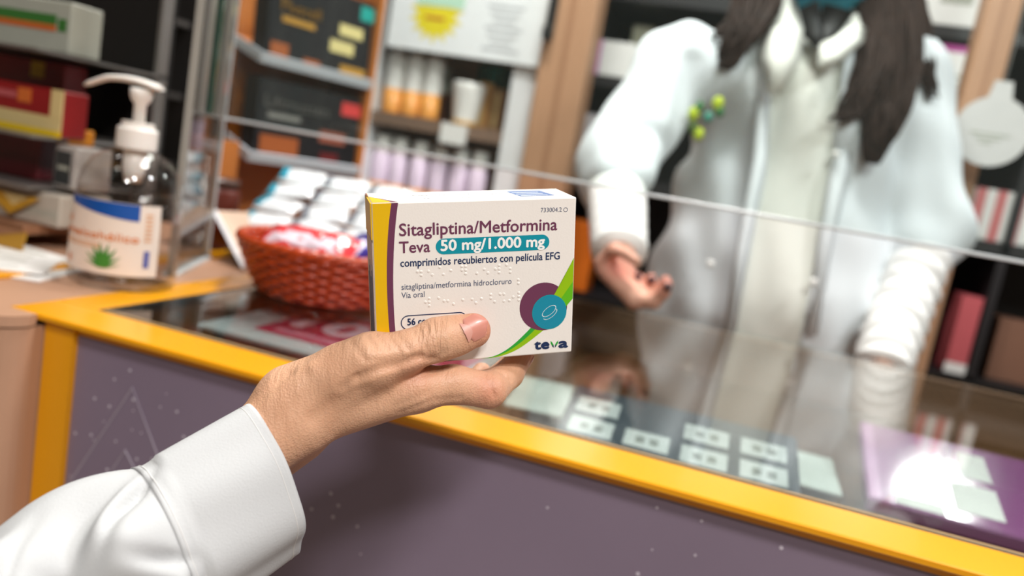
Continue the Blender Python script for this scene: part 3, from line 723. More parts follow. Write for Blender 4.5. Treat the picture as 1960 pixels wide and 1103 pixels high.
tx = AY(965, 40, YW-.02)[0]-(xa+xb)/2; m_ptext = mat('grey_poster_text', (176, 178, 182), .6)
for k in range(7):
    zz = sz+.05-k*.018; a_ = .05-.01*(k % 3)
    MB().prism([(tx-a_, zz), (tx+a_, zz), (tx+a_, zz+.007), (tx-a_, zz+.007)], 0, .0005, FR).build('text_line', m_ptext, po)
# products
m_wb = mat('white_bottle', (236, 234, 230), .35)
m_ob = mat('orange_band', (232, 158, 74), .35)
m_lil = mat('lilac_label', (222, 206, 226), .4)
m_gb = mat('gold_box', (188, 140, 84), .4)
m_bb = mat('brown_box', (110, 62, 40), .4)
for k, px in enumerate((754, 790, 826)):
    p = AY(px, 180, YW+.05)
    t = thing('white_orange_bottle', 'white bottle with an orange base on the cabinet shelf, '+['left', 'middle', 'right'][k]+' one of three', 'bottle', (p[0], YW+.05, zs1), group='white and orange bottles on the upper cabinet shelf')
    MB().lathe([(.0001, 0), (.0265, 0), (.027, .003), (.027, .066), (.0001, .066)], 24).build('orange_base', m_ob, t, True)
    MB().lathe([(.027, .0662), (.027, .155), (.021, .166), (.0001, .160)], 24).build('bottle_body', m_wb, t, True)
    MB().lathe([(.016, .166), (.016, .186), (.0001, .186)], 20).build('cap', m_wb, t, True)
p = AY(852, 180, YW+.15); carton('brown_carton', 'dark brown carton beside the white jar', 'carton', (p[0], YW+.12, zs1), .05, .05, .15, 0, m_bb, [(.0, .55, 1, 1, m_lgrey, 'grey_top')])
p = AY(893, 190, YW+.04)
t = thing('white_jar', 'white cup shaped jar with a gold foot on the cabinet shelf', 'jar', (p[0], YW+.05, zs1))
MB().lathe([(.0001, 0), (.034, 0), (.034, .010), (.0001, .010)], 32).build('gold_foot', mat('gold_foot', (206, 152, 40), .3), t, True)
MB().lathe([(.033, .010), (.036, .03), (.043, .085), (.046, .105), (.044, .112), (.0001, .112)], 32).build('jar_body', m_wb, t, True)
for k, (px, hh, mm) in enumerate(((925, .125, m_gb), (950, .115, mat('tan_carton', (150, 112, 74), .4)))):
    p = AY(px, 190, YW+.08); carton('gold_carton', ['gold carton right of the white jar', 'tan carton at the right end of the cabinet shelf'][k], 'carton', (p[0], YW+.08+.02*k, zs1), .038, .05, hh, 0, mm, [(.3, .1, .55, .9, m_cream, 'pale_stripe')])
p = AY(945, 130, YW+.2); carton('green_carton', 'dark green carton at the back of the upper cabinet shelf', 'carton', (p[0], YW+.2, zs1), .09, .05, .19, 0, mat('green_carton', (40, 96, 66), .4), [(.4, .5, .7, .95, m_tealb, 'teal_print')])
for k, px in enumerate((712, 760, 800, 839, 878, 916)):
    p = AY(px, 330, YW+.06); 
    t = thing('lilac_bottle', 'white capped lilac bottle on the lower cabinet shelf, number '+['one', 'two', 'three', 'four', 'five', 'six'][k]+' from the left', 'bottle', (max(p[0], xa+.030+.0505*0), YW+.06, zs2), group='lilac bottles on the lower cabinet shelf')
    MB().lathe([(.0001, 0), (.0255, 0), (.026, .003), (.026, .060), (.0001, .060)], 24).build('white_base', m_wb, t, True)
    MB().lathe([(.0262, .060), (.0262, .072), (.026, .072)], 24).build('orange_stripe', m_ob, t, True)
    MB().lathe([(.026, .0722), (.026, .150), (.020, .156), (.0001, .156)], 24).build('lilac_body', m_lil, t, True)
    MB().lathe([(.020, .156), (.0215, .160), (.0215, .196), (.017, .203), (.0001, .203)], 24).build('cap', m_wb, t, True)

# ---- wooden posts
def post(label, pxa, pxb, py, Y, d=.10):
    a_, b_ = AY(pxa, py, Y)[0], AY(pxb, py, Y)[0]
    t = thing('wooden_post', label, 'post', ((a_+b_)/2, Y, 0)); w = b_-a_
    m_p = mat('beech_post', (184, 140, 108), .4, var=.14, scale=5)
    MB().rbox(-w/2, w/2, 0, d, 0, CEIL-.002, .006, 2).build('post_body', m_p, t)
    MB().box(-w*.06, w*.06, -.0006, .0, 0, CEIL-.01).build('joint_strip', mat('post_joint', (164, 120, 90), .4), t)
    return xa
post('beech post between the white cabinet and the pharmacist', 1022, 1116, 170, 1.93)
post('beech post behind the round sign at the right', 1866, 1938, 90, 1.86, .07)
# black bracket on the left post
p = AY(1058, 30, 1.925); t = thing('black_bracket', 'small black bracket on the beech post near the poster', 'bracket', (p[0], 1.92, p[2]-.06))
MB().rbox(-.010, .010, -.012, .0085, 0, .12, .003, 2).build('bracket_arm', m_black, t); MB().rbox(-.013, .013, -.02, -.012, .0, .03, .003, 2).build('bracket_foot', m_black, t)

# ---- dark medicine shelves behind the pharmacist
YS = 2.2
zA = AY(1850, 243, YS)[2]; zB = AY(1900, 462, YS)[2]; zC = AY(1870, 725, YS)[2]; zT = AY(1850, 52, YS)[2]
xa2, xb2 = AY(1105, 200, YS)[0], 1.75
m_dsh = mat('dark_shelf', (34, 32, 34), .4)
sh = thing('dark_shelving', 'dark open medicine shelves behind the pharmacist', 'shelves', ((xa2+xb2)/2, YS, 0)); hw = (xb2-xa2)/2
for zz in (zA, zB, zC, zT, .12): MB().box(-hw, hw, .0, .35, zz-.03, zz-.0005).build('shelf', m_dsh, sh)
MB().box(-hw, hw, .35, .36, .0, 2.05).build('back_panel', m_black, sh)
for x in (-hw, 0, hw-.02): MB().box(x, x+.02, .0, .35, 0, 2.05).build('divider', m_dsh, sh)
m_mg = mat('magenta_stripe', (178, 62, 146), .4); m_pk = mat('pink_stripe', (206, 120, 120), .4)
def onsh(px, z, name, label, w, h, m, prints=(), d=.1, dy=.01, cat='carton', grp=None):
    # column of the shelf hit by this pixel
    py = 300.
    for _ in range(4):
        v = AY(px, py, YS+dy); py += (v[2]-(z+h/2))*FPX/2.3
    return carton('medicine_carton', label, cat, (v[0], YS+dy, z), w, d, h, 0, m, prints, grp)
onsh(1172, zA, 'x', 'white carton with a magenta end beside the beech post', .12, .095, m_white, [(0, 0, .22, 1, mat('violet_end', (196, 120, 186), .4), 'violet_end'), (0, 0, .1, 1, m_mg, 'magenta_end')])
onsh(1222, zA, 'x', 'cream and lime carton near the pharmacist sleeve on the upper shelf', .06, .17, mat('pale_cream', (214, 214, 190), .4), [(.1, .1, .6, .5, mat('lime', (176, 180, 70), .4), 'lime_print')], dy=.13)
onsh(1128, zB, 'x', 'pale grey carton low beside the beech post', .10, .155, mat('pale_grey_carton', (196, 190, 194), .4), [(.1, .2, .9, .3, m_lgrey, 'grey_line')])
onsh(1100, zC+.0, 'x', 'bright orange carton on the lower shelf by the beech post', .10, .20, mat('bright_orange', (236, 120, 34), .4))
onsh(1838, zA, 'x', 'tall white carton with a magenta rim on the upper shelf', .14, .19, m_white, [(0, .92, 1, 1, m_mg, 'magenta_rim'), (.1, .6, .9, .64, m_lgrey, 'grey_line'), (.1, .5, .7, .54, m_lgrey, 'grey_line')])
onsh(1842, zT, 'x', 'long white carton on the highest shelf at the right', .24, .13, m_white, [(.3, .4, .6, .6, m_lgrey, 'grey_line')], dy=.005)
onsh(1835, zB, 'x', 'dark navy carton behind the round sign', .05, .23, mat('navy_carton', (24, 40, 70), .4), dy=.13)
for k, px in enumerate((1882, 1921, 1957)):
    onsh(px, zB, 'x', 'white and pink striped carton on the lower right shelf, '+['left', 'middle', 'right'][k]+' of three', .052, .125, m_white, [(0, 0, .45, 1, m_pk, 'pink_stripe')], grp='pink striped cartons on the right shelf')
onsh(1845, zC, 'x', 'slim rose red carton with a white foot on the lower shelf', .05, .20, mat('rose_red', (196, 92, 98), .4), [(0, 0, 1, .13, m_white, 'white_foot')], cat='carton')
onsh(1950, zC, 'x', 'brown carton at the far right of the lower shelf', .12, .16, mat('brown_carton2', (120, 84, 66), .5), dy=.05)
for k, (px, c_, nm) in enumerate(((1822, (34, 110, 130), 'teal'), (1868, (134, 26, 76), 'magenta'), (1935, (112, 70, 40), 'brown'))):
    onsh(px, zC-.30, 'x', nm+' carton on the bottom shelf seen over the counter edge', .055 if k < 2 else .10, .19 if k < 2 else .22, mat('low_'+nm, c_, .45), [(.1, .1, .9, .35, m_lgrey if k == 0 else m_black, 'lower_print')], dy=.0)
MB().box(-hw, hw, .0, .35, zC-.33, zC-.3005).build('shelf', m_dsh, sh)
# round hanging sign
YR = 1.80
c = AY(1897, 252, YR); t = thing('round_sign', 'round pale grey hanging sign with a tab and small text', 'sign', (c[0], YR, c[2]))
XZ = Matrix(((1, 0, 0, 0), (0, 0, -1, 0), (0, 1, 0, 0), (0, 0, 0, 1)))
rr = 66*((c-C0) @ cF)/FPX
MB().cyl(rr, 0, .004, 48, XZ).build('disc', mat('sign_grey', (206, 204, 202), .5), t)
MB().prism([(-.022, rr*.9), (.022, rr*.9), (.016, rr+.03), (-.016, rr+.03)], .0005, .0035, XZ).build('tab', MATS['sign_grey'], t)
for k in range(3): MB().box(-rr*.55+.01*k, rr*.5-.015*k, -.0046, -.004, -.008-k*.009, -.004-k*.009).build('text_line', m_lgrey, t)
MB().tube([(0, -.002, rr+.028), (0, -.002, CEIL-c[2])], .0012, 5).build('hanging_wire', m_steel, t)

# ================================================================== the medicine box in the hand
BM = np.array([[0.96711681, 0.01080436, -0.25410302], [0.05559935, 0.96595028, 0.25268313], [0.24818097, -0.25850207, 0.93358604]])
BT = np.array([-0.01781648, 0.00316544, 0.40358495]); BW, BH, BD = .105, .0848, .0335
def c2w(v): return cR*v[0]+cU*v[1]+cF*v[2]
ax, ay, an = c2w(BM[:, 0]), c2w(BM[:, 1]), c2w(BM[:, 2])     # box right, up, inward
bo = C0+c2w(BT)
MBX = Matrix(((ax[0], ay[0], -an[0], bo[0]), (ax[1], ay[1], -an[1], bo[1]), (ax[2], ay[2], -an[2], bo[2]), (0, 0, 0, 1)))
# local frame: x right, y up, z out of the front face, origin = centre of front face
def bp(px, py):
    d = np.array([(px-IW/2)/FPX, (IH/2-py)/FPX, 1.0]); n = BM[:, 2]; P = d*((n @ BT)/(n @ d)); q = BM.T @ (P-BT); return q[0], q[1]
mbx = thing('medicine_box', 'white tablet box with a yellow end and purple lettering held in the hand', 'box', M=MBX)
m_card = mat('box_card', (232, 226, 220), .42, scale=40, var=.012, bump=.04, bscale=900)
m_byel = mat('box_yellow', (222, 176, 4), .38, scale=30, var=.03)
m_bpur = mat('box_purple', (104, 52, 80), .4, var=.03)
m_bteal = mat('box_teal', (0, 140, 158), .38, var=.03)
m_bnavy = mat('box_navy', (22, 44, 84), .4)
m_bgrn = mat('box_green', (40, 158, 52), .38); m_blim = mat('box_lime', (142, 184, 6), .38); m_bg2 = mat('box_leaf_green', (92, 176, 20), .38)
m_bwht = mat('box_white_ink', (240, 238, 236), .4)
MB().rbox(-BW/2, BW/2, -BH/2, BH/2, -BD, 0, .0007, 2).build('carton_body', m_card, mbx)
def decal(poly, z, nm, m, par=mbx): return MB().add([(x, y, z) for x, y in poly], [tuple(range(len(poly)))]).build(nm, m, par)
def decal_px(pts, z, nm, m): return decal([bp(*p) for p in pts], z, nm, m)
E1 = .00006
xL = -BW/2+.0004
def curve_pts(P, n=20):
    P = np.array(P, float); t = np.linspace(0, 1, len(P)); s = np.linspace(0, 1, n)
    c = np.polyfit(t, P[:, 0], min(3, len(P)-1)), np.polyfit(t, P[:, 1], min(3, len(P)-1))
    return [(np.polyval(c[0], q), np.polyval(c[1], q)) for q in s]
def cp(x, y): return bp(680+x/2.902, 340+y/2.902)
yb = [cp(200, 138), cp(183, 300), cp(174, 500), cp(178, 680), cp(190, 840), cp(206, 1000)]
pb = [cp(238, 136), cp(220, 300), cp(211, 500), cp(213, 680), cp(222, 838), cp(240, 1000)]
yb[0] = (yb[0][0], BH/2-.0004); pb[0] = (pb[0][0], BH/2-.0004)
yb = curve_pts(yb); pb = curve_pts(pb)
yb = [(x, max(min(y, BH/2-.0003), -BH/2+.0005)) for x, y in yb]; pb = [(x, max(min(y, BH/2-.0003), -BH/2+.0005)) for x, y in pb]
n = len(yb)
mb = MB(); mb.add([(xL, y, E1) for x, y in yb]+[(x, y, E1) for x, y in yb], [(i, i+1, n+i+1, n+i) for i in range(n-1)]); mb.build('yellow_band', m_byel, mbx)
mb = MB(); mb.add([(x, y, E1) for x, y in yb]+[(x, y, E1) for x, y in pb], [(i, i+1, n+i+1, n+i) for i in range(n-1)]); mb.build('purple_band', m_bpur, mbx)
# top face print: continues the bands, curling left; dark text rows; blue table
zt = BH/2+E1
def topq(poly, nm, m, off=0.): return MB().add([(x, zt+off, z) for x, z in poly], [tuple(range(len(poly)))]).build(nm, m, mbx)
x0y, x0p = yb[0][0], pb[0][0]
zc = np.linspace(0, 1, 12)
cy = [(x0y-.0095*min(1, t*1.6)**1.3, -.0004-t*(BD-.001)) for t in zc]; cpz = [(x0p-.0135*min(1, t*1.5)**1.1, -.0004-t*(BD-.001)) for t in zc]
mb = MB(); k = len(zc)
mb.add([(xL, zt, z) for x, z in cy]+[(x, zt, z) for x, z in cy], [(i, i+1, k+i+1, k+i) for i in range(k-1)]); mb.build('top_yellow_band', m_byel, mbx)
mb = MB(); mb.add([(x, zt, z) for x, z in cy]+[(x, zt, z) for x, z in cpz], [(i, i+1, k+i+1, k+i) for i in range(k-1)]); mb.build('top_purple_band', m_bpur, mbx)
TM = Matrix(((1, 0, 0, 0), (0, 0, 1, zt), (0, -1, 0, 0), (0, 0, 0, 1)))
mb = MB()
fit_text(mb, 'Sitagliptina/Metformina Teva 50 mg/1.000 mg', -.030, .025, .019, .0030, 0., 0., TM)
fit_text(mb, 'comprimidos recubiertos', -.028, -.008, .013, .0022, 0., 0., TM)
fit_text(mb, '56 comprimidos', -.026, -.002, .0075, .0024, 0., 0., TM)
mb.build('top_lettering', mat('box_grey_ink', (110, 116, 136), .5), mbx)
tb = topq([(.0245, -.0075), (.0435, -.0075), (.0405, -.027), (.0215, -.027)], 'blue_table', mat('box_blue_table', (62, 96, 150), .4), E1*.2)
mb = MB()
for q in range(3): mb.add([(.0255-q*.001, zt+E1*.6, -.0095-q*.0055), (.040-q*.001, zt+E1*.6, -.0095-q*.0055), (.0398-q*.001, zt+E1*.6, -.0106-q*.0055), (.0253-q*.001, zt+E1*.6, -.0106-q*.0055)], [(0, 1, 2, 3)])
mb.build('table_lines', m_bwht, tb)
# left end: tuck flap and printed side
MB().box(-BW/2-.0006, -BW/2+.0002, BH/2-.0185, BH/2-.0004, -BD+.0006, -.0008).build('tuck_flap', m_byel, mbx)
MB().box(-BW/2-.0003, -BW/2+.0002, -BH/2+.0006, BH/2-.020, -BD+.0006, -.0008).build('end_panel', mat('box_end', (206, 188, 178), .5), mbx)
mb = MB()
for q in range(6): mb.box(-BW/2-.0005, -BW/2-.0003, -BH/2+.006, BH/2-.032-.004*(q % 3), -.006-q*.0042, -.0045-q*.0042)
mb.build('end_print_lines', MATS['box_grey_ink'], mbx)
# front lettering
def line(s, pl, pr, cap_px, nm, m, bold=0., z=2*E1, par=mbx):
    a_, b_ = bp(*pl), bp(*pr); mb = MB(); base = (a_[1]+b_[1])/2
    fit_text(mb, s, a_[0], b_[0], base, cap_px*.405/FPX, z, bold); return mb.build(nm, m, par)
line('Sitagliptina/Metformina', (764.5, 453), (1066, 439), 23, 'title_lettering', m_bpur, .022)
line('Teva', (764.5, 484.5), (823, 482), 21.5, 'title_lettering', m_bpur, .022)
def pill_poly(x0, x1, y0, y1, n=12):
    r = (y1-y0)/2; cy_ = (y0+y1)/2
    return [(x1-r+r*math.sin(t), cy_-r*math.cos(t)) for t in np.linspace(0, pi, n)]+[(x0+r-r*math.sin(t), cy_+r*math.cos(t)) for t in np.linspace(0, pi, n)]
a_ = bp(834, 474); b_ = bp(1051.5, 462); yc = (a_[1]+b_[1])/2; hh = 15*.405/FPX
pl = decal(pill_poly(a_[0], b_[0], yc-hh, yc+hh), 1.5*E1, 'dose_pill', m_bteal)
line('50 mg/1.000 mg', (844, 480.5), (1042, 471), 20.5, 'dose_lettering', m_bwht, .045, 3*E1, pl)
line('comprimidos recubiertos con película EFG', (766.5, 510.5), (1071, 496.5), 14.5, 'subtitle_lettering', m_bnavy, .022)
line('sitagliptina/metformina hidrocloruro', (768.5, 555), (979, 543.5), 11.5, 'small_lettering', mat('box_slate_ink', (70, 80, 108), .45), 0.)
line('Vía oral', (768.5, 570.5), (812.7, 569), 11.5, 'small_lettering', MATS['box_slate_ink'], 0.)
line('733004.2', (1035, 406.5), (1075, 405), 8.5, 'code_lettering', MATS['box_slate_ink'], 0.)
def ring(cx, cy, r, w, nm, m, z=2*E1, n=32, par=mbx, ex=1., rot=0., arc=(0, 2*pi)):
    mb = MB(); t = np.linspace(arc[0], arc[1], n); V = []
    for q in (r-w/2, r+w/2):
        for a in t:
            x, y = q*math.cos(a), (q if True else q)*math.sin(a)*ex; V.append((cx+x*math.cos(rot)-y*math.sin(rot), cy+x*math.sin(rot)+y*math.cos(rot), z))
    mb.add(V, [(i, i+1, n+i+1, n+i) for i in range(n-1)]); return mb.build(nm, m, par)
px_ = .405/FPX
c_ = bp(1082.5, 401.5); ring(c_[0], c_[1], 3.8*px_, 1.0*px_, 'code_ring', MATS['box_slate_ink'])
a_ = bp(767, 618); b_ = bp(894, 611); yc = (a_[1]+b_[1])/2
o_ = pill_poly(a_[0], b_[0], yc-14.5*px_, yc+14.5*px_); i_ = pill_poly(a_[0]+1.9*px_, b_[0]-1.9*px_, yc-12.6*px_, yc+12.6*px_); n = len(o_)
mb = MB(); mb.add([(x, y, 2*E1) for x, y in o_+i_], [(k, (k+1) % n, n+(k+1) % n, n+k) for k in range(n)]); mb.build('count_outline', m_bnavy, mbx)
line('56 comprimidos', (780, 621.5), (884, 617), 13, 'count_lettering', m_bnavy, .045)
# leaf and tablet emblem
lo = [cp(705, 1004), cp(790, 985), cp(870, 935), cp(930, 880), cp(985, 825)]
mid = [cp(705, 1004), cp(800, 987), cp(890, 938), cp(955, 885), cp(1000, 842)]
hi = [cp(705, 1005), cp(820, 990), cp(915, 945), cp(980, 900), cp(1050, 845)]
lo, mid, hi = (curve_pts(q, 14) for q in (lo, mid, hi)); n = 14
MB().add([(x, y, E1) for x, y in lo+mid], [(k, k+1, n+k+1, n+k) for k in range(n-1)]).build('leaf_stem', m_bgrn, mbx)
MB().add([(x, y, E1) for x, y in mid+hi], [(k, k+1, n+k+1, n+k) for k in range(n-1)]).build('leaf_stem', m_blim, mbx)
rx = BW/2-.0004
e1 = cp(1216, 445); e2 = cp(1216, 575); e3 = cp(1214, 672)
decal([cp(1085, 700), (rx, e1[1]), (rx, e2[1]), cp(1130, 690)], E1, 'leaf_blade', m_bg2)
decal([cp(1085, 700), cp(1105, 650), cp(1160, 556), (rx, e1[1]-.0002)], 1.3*E1, 'leaf_blade', m_blim)
decal([cp(1130, 690), (rx, e2[1]), (rx, e3[1]), cp(1150, 740)], 1.2*E1, 'leaf_blade', mat('box_lime2', (118, 182, 10), .38))
def disc(cx, cy, r, z, nm, m, n=48, par=mbx): return decal([(cx+r*math.cos(2*pi*k/n), cy+r*math.sin(2*pi*k/n)) for k in range(n)], z, nm, m, par)
q = cp(1046, 716); disc(q[0], q[1]-.0001, 49*px_, 1.1*E1, 'purple_disc', m_bpur)
decal([cp(1105, 650), cp(1160, 556), (rx, e1[1]-.0003), (rx, e3[1]), cp(1150, 740)], 1.6*E1, 'leaf_blade', m_blim)
decal([cp(1128, 692), (rx, e2[1]), (rx, e3[1]), cp(1150, 740)], 1.9*E1, 'leaf_blade', m_bg2)
q = cp(1078, 747); td = disc(q[0], q[1], 35.6*px_, 2.4*E1, 'tablet_disc', m_bteal)
disc(q[0], q[1], 33.4*px_, 2.6*E1, 'tablet_disc_face', mat('box_teal2', (14, 134, 160), .3, coat=.4), par=td)
ring(q[0]-.0002, q[1]+.0006, 16*px_, 1.3*px_, 'tablet_outline', m_bwht, 3*E1, 40, td, .48, .62)
ring(q[0]+.0004, q[1]-.0010, 16*px_, 1.3*px_, 'tablet_outline', m_bwht, 3*E1, 24, td, .48, .62, (pi, 2*pi))
# company lettering with a leaf-shaped v
line('te', (1023, 668.5), (1050.5, 667), 19.5, 'logo_lettering', m_bnavy, .07)
line('a', (1069.5, 665.5), (1086, 664.5), 19.5, 'logo_lettering', m_bnavy, .07)
for s, q in ((-1, m_bgrn), (1, m_bnavy)):
    v0 = cp(1105, 945); dx = s*1.5*px_
    V = [(v0[0]+dx*.6, v0[1]), (v0[0]+s*3.5*px_, v0[1]+2*px_), (v0[0]+s*7.5*px_, v0[1]+9*px_), (v0[0]+s*8.2*px_, v0[1]+15*px_), (v0[0]+s*4.2*px_, v0[1]+11*px_), (v0[0]+dx, v0[1]+6*px_)]
    decal(V if s > 0 else V[::-1], 2*E1, 'logo_leaf', m_bgrn)
    W_ = [(v0[0]+dx*.6, v0[1]), (v0[0]+s*3.5*px_, v0[1]+2*px_), (v0[0]+s*5.2*px_, v0[1]+6*px_), (v0[0]+dx, v0[1]+5*px_)]
    decal(W_ if s > 0 else W_[::-1], 2.5*E1, 'logo_leaf_tip', m_bnavy)
# braille: embossed dots
mb = MB(); rb = np.random.default_rng(21)
dome = [(.0009, -.0001), (.0008, .00007), (.0005, .00015), (.00001, .00018)]
for (x0, x1, y0, sl, nc) in ((1095, 1100, 365, 0., 2), (345, 840, 503, -.035, 9), (885, 1120, 548, -.045, 6), (390, 960, 672, -.06, 12)):
    for k in range(nc):
        x = x0+(x1-x0)*k/(nc-1)
        for i in (0, 1):
            for j in (0, 1, 2):
                if rb.random() < .36:
                    u, v = cp(x+i*21, y0+sl*(x-x0)+j*20)
                    if abs(u) < BW/2-.004 and u < .024: mb.lathe(dome, 8, Matrix.Translation((u, v, 0)))
mb.build('braille_dots', m_card, mbx, True)

# ================================================================== the hand that holds the box, with its sleeve
def skin_mat(name, base, light, red):
    m = bpy.data.materials.new(name); m.use_nodes = True; nt = m.node_tree; N = nt.nodes; L = nt.links; b = N['Principled BSDF']
    tc = N.new('ShaderNodeTexCoord')
    n1 = N.new('ShaderNodeTexNoise'); n1.inputs['Scale'].default_value = 55; n1.inputs['Detail'].default_value = 5; L.new(tc.outputs['Object'], n1.inputs['Vector'])
    mx = N.new('ShaderNodeMix'); mx.data_type = 'RGBA'; mx.inputs[6].default_value = lin(base); mx.inputs[7].default_value = lin(light); L.new(n1.outputs['Fac'], mx.inputs[0])
    at = N.new('ShaderNodeAttribute'); at.attribute_name = 'red'
    m2 = N.new('ShaderNodeMix'); m2.data_type = 'RGBA'; m2.inputs[7].default_value = lin(red); L.new(mx.outputs[2], m2.inputs[6]); L.new(at.outputs['Fac'], m2.inputs[0])
    L.new(m2.outputs[2], b.inputs['Base Color'])
    b.inputs['Roughness'].default_value = .46; b.inputs['Specular IOR Level'].default_value = .38
    b.inputs['Subsurface Weight'].default_value = .12; b.inputs['Subsurface Radius'].default_value = (1, .35, .18); b.inputs['Subsurface Scale'].default_value = .004
    # fine skin relief + creases over the thumb joint (attribute 'crease')
    vo = N.new('ShaderNodeTexVoronoi'); vo.inputs['Scale'].default_value = 950; L.new(tc.outputs['Object'], vo.inputs['Vector'])
    mp = N.new('ShaderNodeMapping'); mp.inputs['Rotation'].default_value = (0, 0, math.radians(-16)); mp.inputs['Scale'].default_value = (560, 70, 70); L.new(tc.outputs['Object'], mp.inputs['Vector'])
    n3 = N.new('ShaderNodeTexNoise'); n3.inputs['Scale'].default_value = 1.0; n3.inputs['Detail'].default_value = 2; n3.inputs['Distortion'].default_value = .6; L.new(mp.outputs[0], n3.inputs['Vector'])
    mp2 = N.new('ShaderNodeMapping'); mp2.inputs['Rotation'].default_value = (0, 0, math.radians(50)); mp2.inputs['Scale'].default_value = (420, 95, 95); L.new(tc.outputs['Object'], mp2.inputs['Vector'])
    n4 = N.new('ShaderNodeTexNoise'); n4.inputs['Scale'].default_value = 1.0; n4.inputs['Detail'].default_value = 3; L.new(mp2.outputs[0], n4.inputs['Vector'])
    ac = N.new('ShaderNodeAttribute'); ac.attribute_name = 'crease'
    ml = N.new('ShaderNodeMath'); ml.operation = 'MULTIPLY'; L.new(n3.outputs['Fac'], ml.inputs[0]); L.new(ac.outputs['Fac'], ml.inputs[1])
    b1 = N.new('ShaderNodeBump'); b1.inputs['Strength'].default_value = .3; b1.inputs['Distance'].default_value = .0006; L.new(vo.outputs['Distance'], b1.inputs['Height'])
    b2 = N.new('ShaderNodeBump'); b2.inputs['Strength'].default_value = .9; b2.inputs['Distance'].default_value = .0018; L.new(ml.outputs[0], b2.inputs['Height']); L.new(b1.outputs[0], b2.inputs['Normal'])
    b3 = N.new('ShaderNodeBump'); b3.inputs['Strength'].default_value = .45; b3.inputs['Distance'].default_value = .0012; L.new(n4.outputs['Fac'], b3.inputs['Height']); L.new(b2.outputs[0], b3.inputs['Normal'])
    L.new(b3.outputs[0], b.inputs['Normal'])
    MATS[name] = m; return m
m_skin = skin_mat('skin_tan', (196, 146, 114), (216, 172, 142), (190, 106, 84))
def K(px, py, d): return np.array(((px-IW/2)/FPX*d, (IH/2-py)/FPX*d, -d))      # camera-aligned local frame, z towards the lens
HO = K(560, 800, .405)
Rm = Matrix(((cR[0], cU[0], -cF[0]), (cR[1], cU[1], -cF[1]), (cR[2], cU[2], -cF[2])))
hw_ = C0+cR*HO[0]+cU*HO[1]-cF*HO[2]
MH = Matrix.Translation(Vector(hw_)) @ Rm.to_4x4()
def H(px, py, d): return K(px, py, d)-HO
hstep = .00095
G = grid_pts(H(395, 960, .400)+np.array((-.004, -.006, 0))*0+np.array((0, 0, -.105)), np.array((H(1035, 700, .43)[0], H(700, 560, .40)[1], .045)), hstep)
ms = 1e-3
def chain(pts, k=3*ms):
    d = None
    for (a, ra, sa), (b, rb, sb) in zip(pts[:-1], pts[1:]):
        q = caps(G, a, b, ra*ms, rb*ms, sa); d = q if d is None else smin(d, q, k)
    return d
palm = caps(G, H(400, 912, .384), H(560, 806, .396), .021, .0185)
for a, b, ra, rb, k in ((H(400, 935, .405), H(565, 824, .425), .0200, .0185, .012), (H(555, 803, .400), H(795, 744, .406), .0165, .0112, .010), (H(555, 812, .416), H(800, 748, .428), .0150, .0110, .008),
                        (H(550, 815, .430), H(790, 746, .447), .0140, .0103, .008), (H(545, 815, .440), H(768, 746, .462), .0125, .0092, .008),
                        (H(560, 762, .397), H(712, 690, .392), .0175, .0128, .010), (H(620, 755, .402), H(740, 725, .404), .0125, .0080, .008)):
    palm = smin(palm, caps(G, a, b, ra, rb), k)
# soft tendon ridge at the wrist
palm = smin(palm, caps(G, H(470, 815, .380), H(600, 712, .383), .0045, .0030), .007)
sqz = (np.array((.10, .05, .99)), 1.22)
thumb = chain([(H(660, 712, .393), 13.6, None), (H(712, 692, .391), 12.4, None), (H(775, 675, .3935), 10.4, None), (H(838, 650, .3975), 10.6, sqz), (H(870, 643, .3998), 9.7, sqz), (H(906, 633, .4022), 9.0, sqz)], 4*ms)
# flatter nail bed, fleshy pad edge
def fin(*p): return chain([(H(*q[:3]), q[3], None) for q in p], 2.5*ms)
index = fin((795, 744, .406, 11.2), (868, 736, .4115, 10.2), (935, 747, .418, 9.5), (974, 716, .436, 8.0), (998, 680, .449, 7.2))
middle = fin((800, 748, .428, 11.0), (870, 736, .434, 9.6), (932, 742, .441, 9.2), (968, 716, .455, 8.0), (990, 684, .466, 7.2))
ringf = fin((790, 746, .447, 10.3), (860, 742, .455, 9.2), (918, 748, .462, 8.8), (955, 726, .475, 7.6), (976, 698, .484, 6.9))
pinky = fin((768, 746, .462, 9.2), (825, 744, .470, 8.0), (868, 748, .478, 7.6), (902, 734, .487, 6.6), (922, 712, .494, 6.0))
F_ = smin(palm, thumb, .007)
for fg, kk in ((index, .007), (middle, .006), (ringf, .006), (pinky, .006)): F_ = np.minimum(F_, smin(palm, fg, kk))
